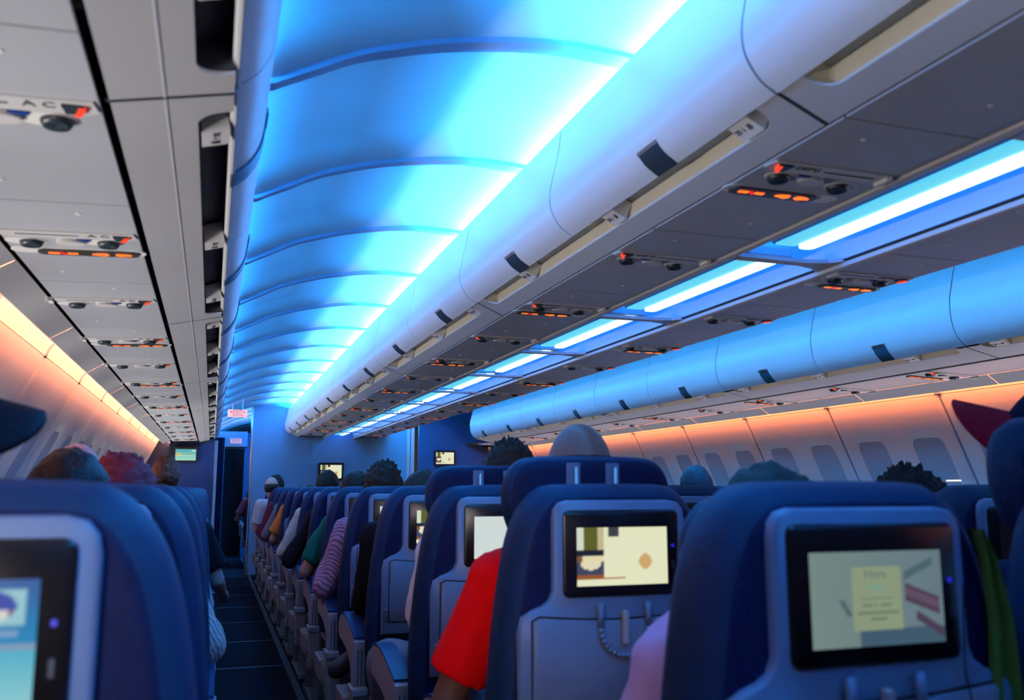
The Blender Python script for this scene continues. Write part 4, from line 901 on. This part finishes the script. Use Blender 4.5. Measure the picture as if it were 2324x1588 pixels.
person('person in black sleeve with bare forearm over the aisle', X['C'], yC(4), 1.17, (0, 0), (0.008, 0.008, 0.012), 'short', hair='short', side=1, out=0.10, skin=(0.42, 0.36, 0.36), J={'sh+1': (-1.72, 4.38, 0.95), 'el+1': (-1.63, 4.42, 0.74), 'wr+1': (-1.60, 4.66, 0.66)})
person('person in light blue shirt, shoulder past the aisle seat edge', X['C'], yC(5), 1.17, (0, 0), (0.12, 0.38, 0.65), 'short', hair='short', side=1, out=0.05, J={'sh+1': (-1.75, 5.2, 0.96), 'el+1': (-1.68, 5.25, 0.72)})
person('brown-haired person before the teal bulkhead monitor', X['C'] - 0.06, yC(7), 1.36, (0, 0), (0.1, 0.08, 0.08), 'long', hair='messy', hairc=(0.10, 0.035, 0.02), side=1, out=0.0, hs=1.05)

# cabin beyond the bulkhead: two seats and a passenger past the doorway
for i, yy in enumerate((13.7, 14.5)):
    t = empty('airline_chair', (-0.92, yy, 0), label='dim seat beyond the partition, %s past the doorway' % ('nearer' if i == 0 else 'farther'), category='seat')
    for q in ('backrest', 'headrest', 'seat_cushion', 'seat_frame', 'leg', 'armrest'): obj(q, SM[q], t, (-0.283 if q == 'armrest' else 0, 0, 0))
person('passenger in white and dark red clothes beyond the partition edge', -0.95, 13.7, 1.22, (-0.05, 0), (0.45, 0.08, 0.10), 'short', hair='short', out=0.10, vox=0.016)

# --- loose things
# yellow-green strap hanging between the nearest centre seats
st = catmull([(-0.470, 1.16, 1.10), (-0.455, 1.17, 1.04), (-0.44, 1.18, 0.97), (-0.425, 1.185, 0.85), (-0.415, 1.19, 0.70), (-0.41, 1.19, 0.52)], 5) if False else None
mb = MB(); P_ = [(-0.637, 1.0, 1.102, 0.004), (-0.622, 1.0, 1.065, 0.01), (-0.606, 1.0, 0.98, 0.018), (-0.606, 1.0, 0.869, 0.027), (-0.602, 1.0, 0.62, 0.03)]
vs = []
for x, y, z, hw in P_:
    for dy in (0.0, 0.006):
        for i in range(7):
            q = -1 + i / 3; vs.append((x + q * hw, y + dy + 0.012 * math.cos(q * 4.5), z))
q = 7; fs = []
for a in range(len(P_) - 1):
    for sd in (0, 1):
        for i in range(6): b0 = (a * 2 + sd) * q + i; b1 = ((a + 1) * 2 + sd) * q + i; fs.append((b0, b0 + 1, b1 + 1, b1))
obj('strap', me_from('strap', vs, fs, mat('lime_fabric', (0.07, 0.13, 0.01), 0.7, noise_amt=0.2, nscale=20), None, True), label='yellow-green folded cloth strap hanging between the two nearest centre seats', category='strap')
# earphone cable running down beside the nearest centre screen
cb = catmull([(-0.684, 0.983, 1.03), (-0.686, 0.986, 0.97), (-0.690, 0.985, 0.92), (-0.685, 0.982, 0.87), (-0.676, 0.98, 0.78), (-0.67, 0.98, 0.66)], 5)
mb = MB()
for a, b_ in zip(cb, cb[1:]): mb.tube(a, b_, 0.0018, n=6)
obj('earphone_cable', mb.mesh('earphone_cable', m_black, True), label='thin black earphone cable hanging from the nearest centre screen', category='cable')
# clear glass standing by the right window
mb = MB(); n = 28; pr = [(0.030, 0.0), (0.034, 0.03), (0.036, 0.085), (0.034, 0.085), (0.030, 0.01), (0.001, 0.008)]
vs = [(r_ * math.cos(2 * math.pi * i / n), r_ * math.sin(2 * math.pi * i / n), z) for r_, z in pr for i in range(n)]
fs = [(a * n + i, a * n + (i + 1) % n, (a + 1) * n + (i + 1) % n, (a + 1) * n + i) for a in range(len(pr) - 1) for i in range(n)]
for m in bpy.data.materials:      # the small glowing marks need no direct light sampling
    if m.name not in ('tube_diffuser', 'reflector_glow'): m.cycles.emission_sampling = 'NONE'
bpy.data.objects.remove(WORK); bpy.data.scenes.remove(TMPS)
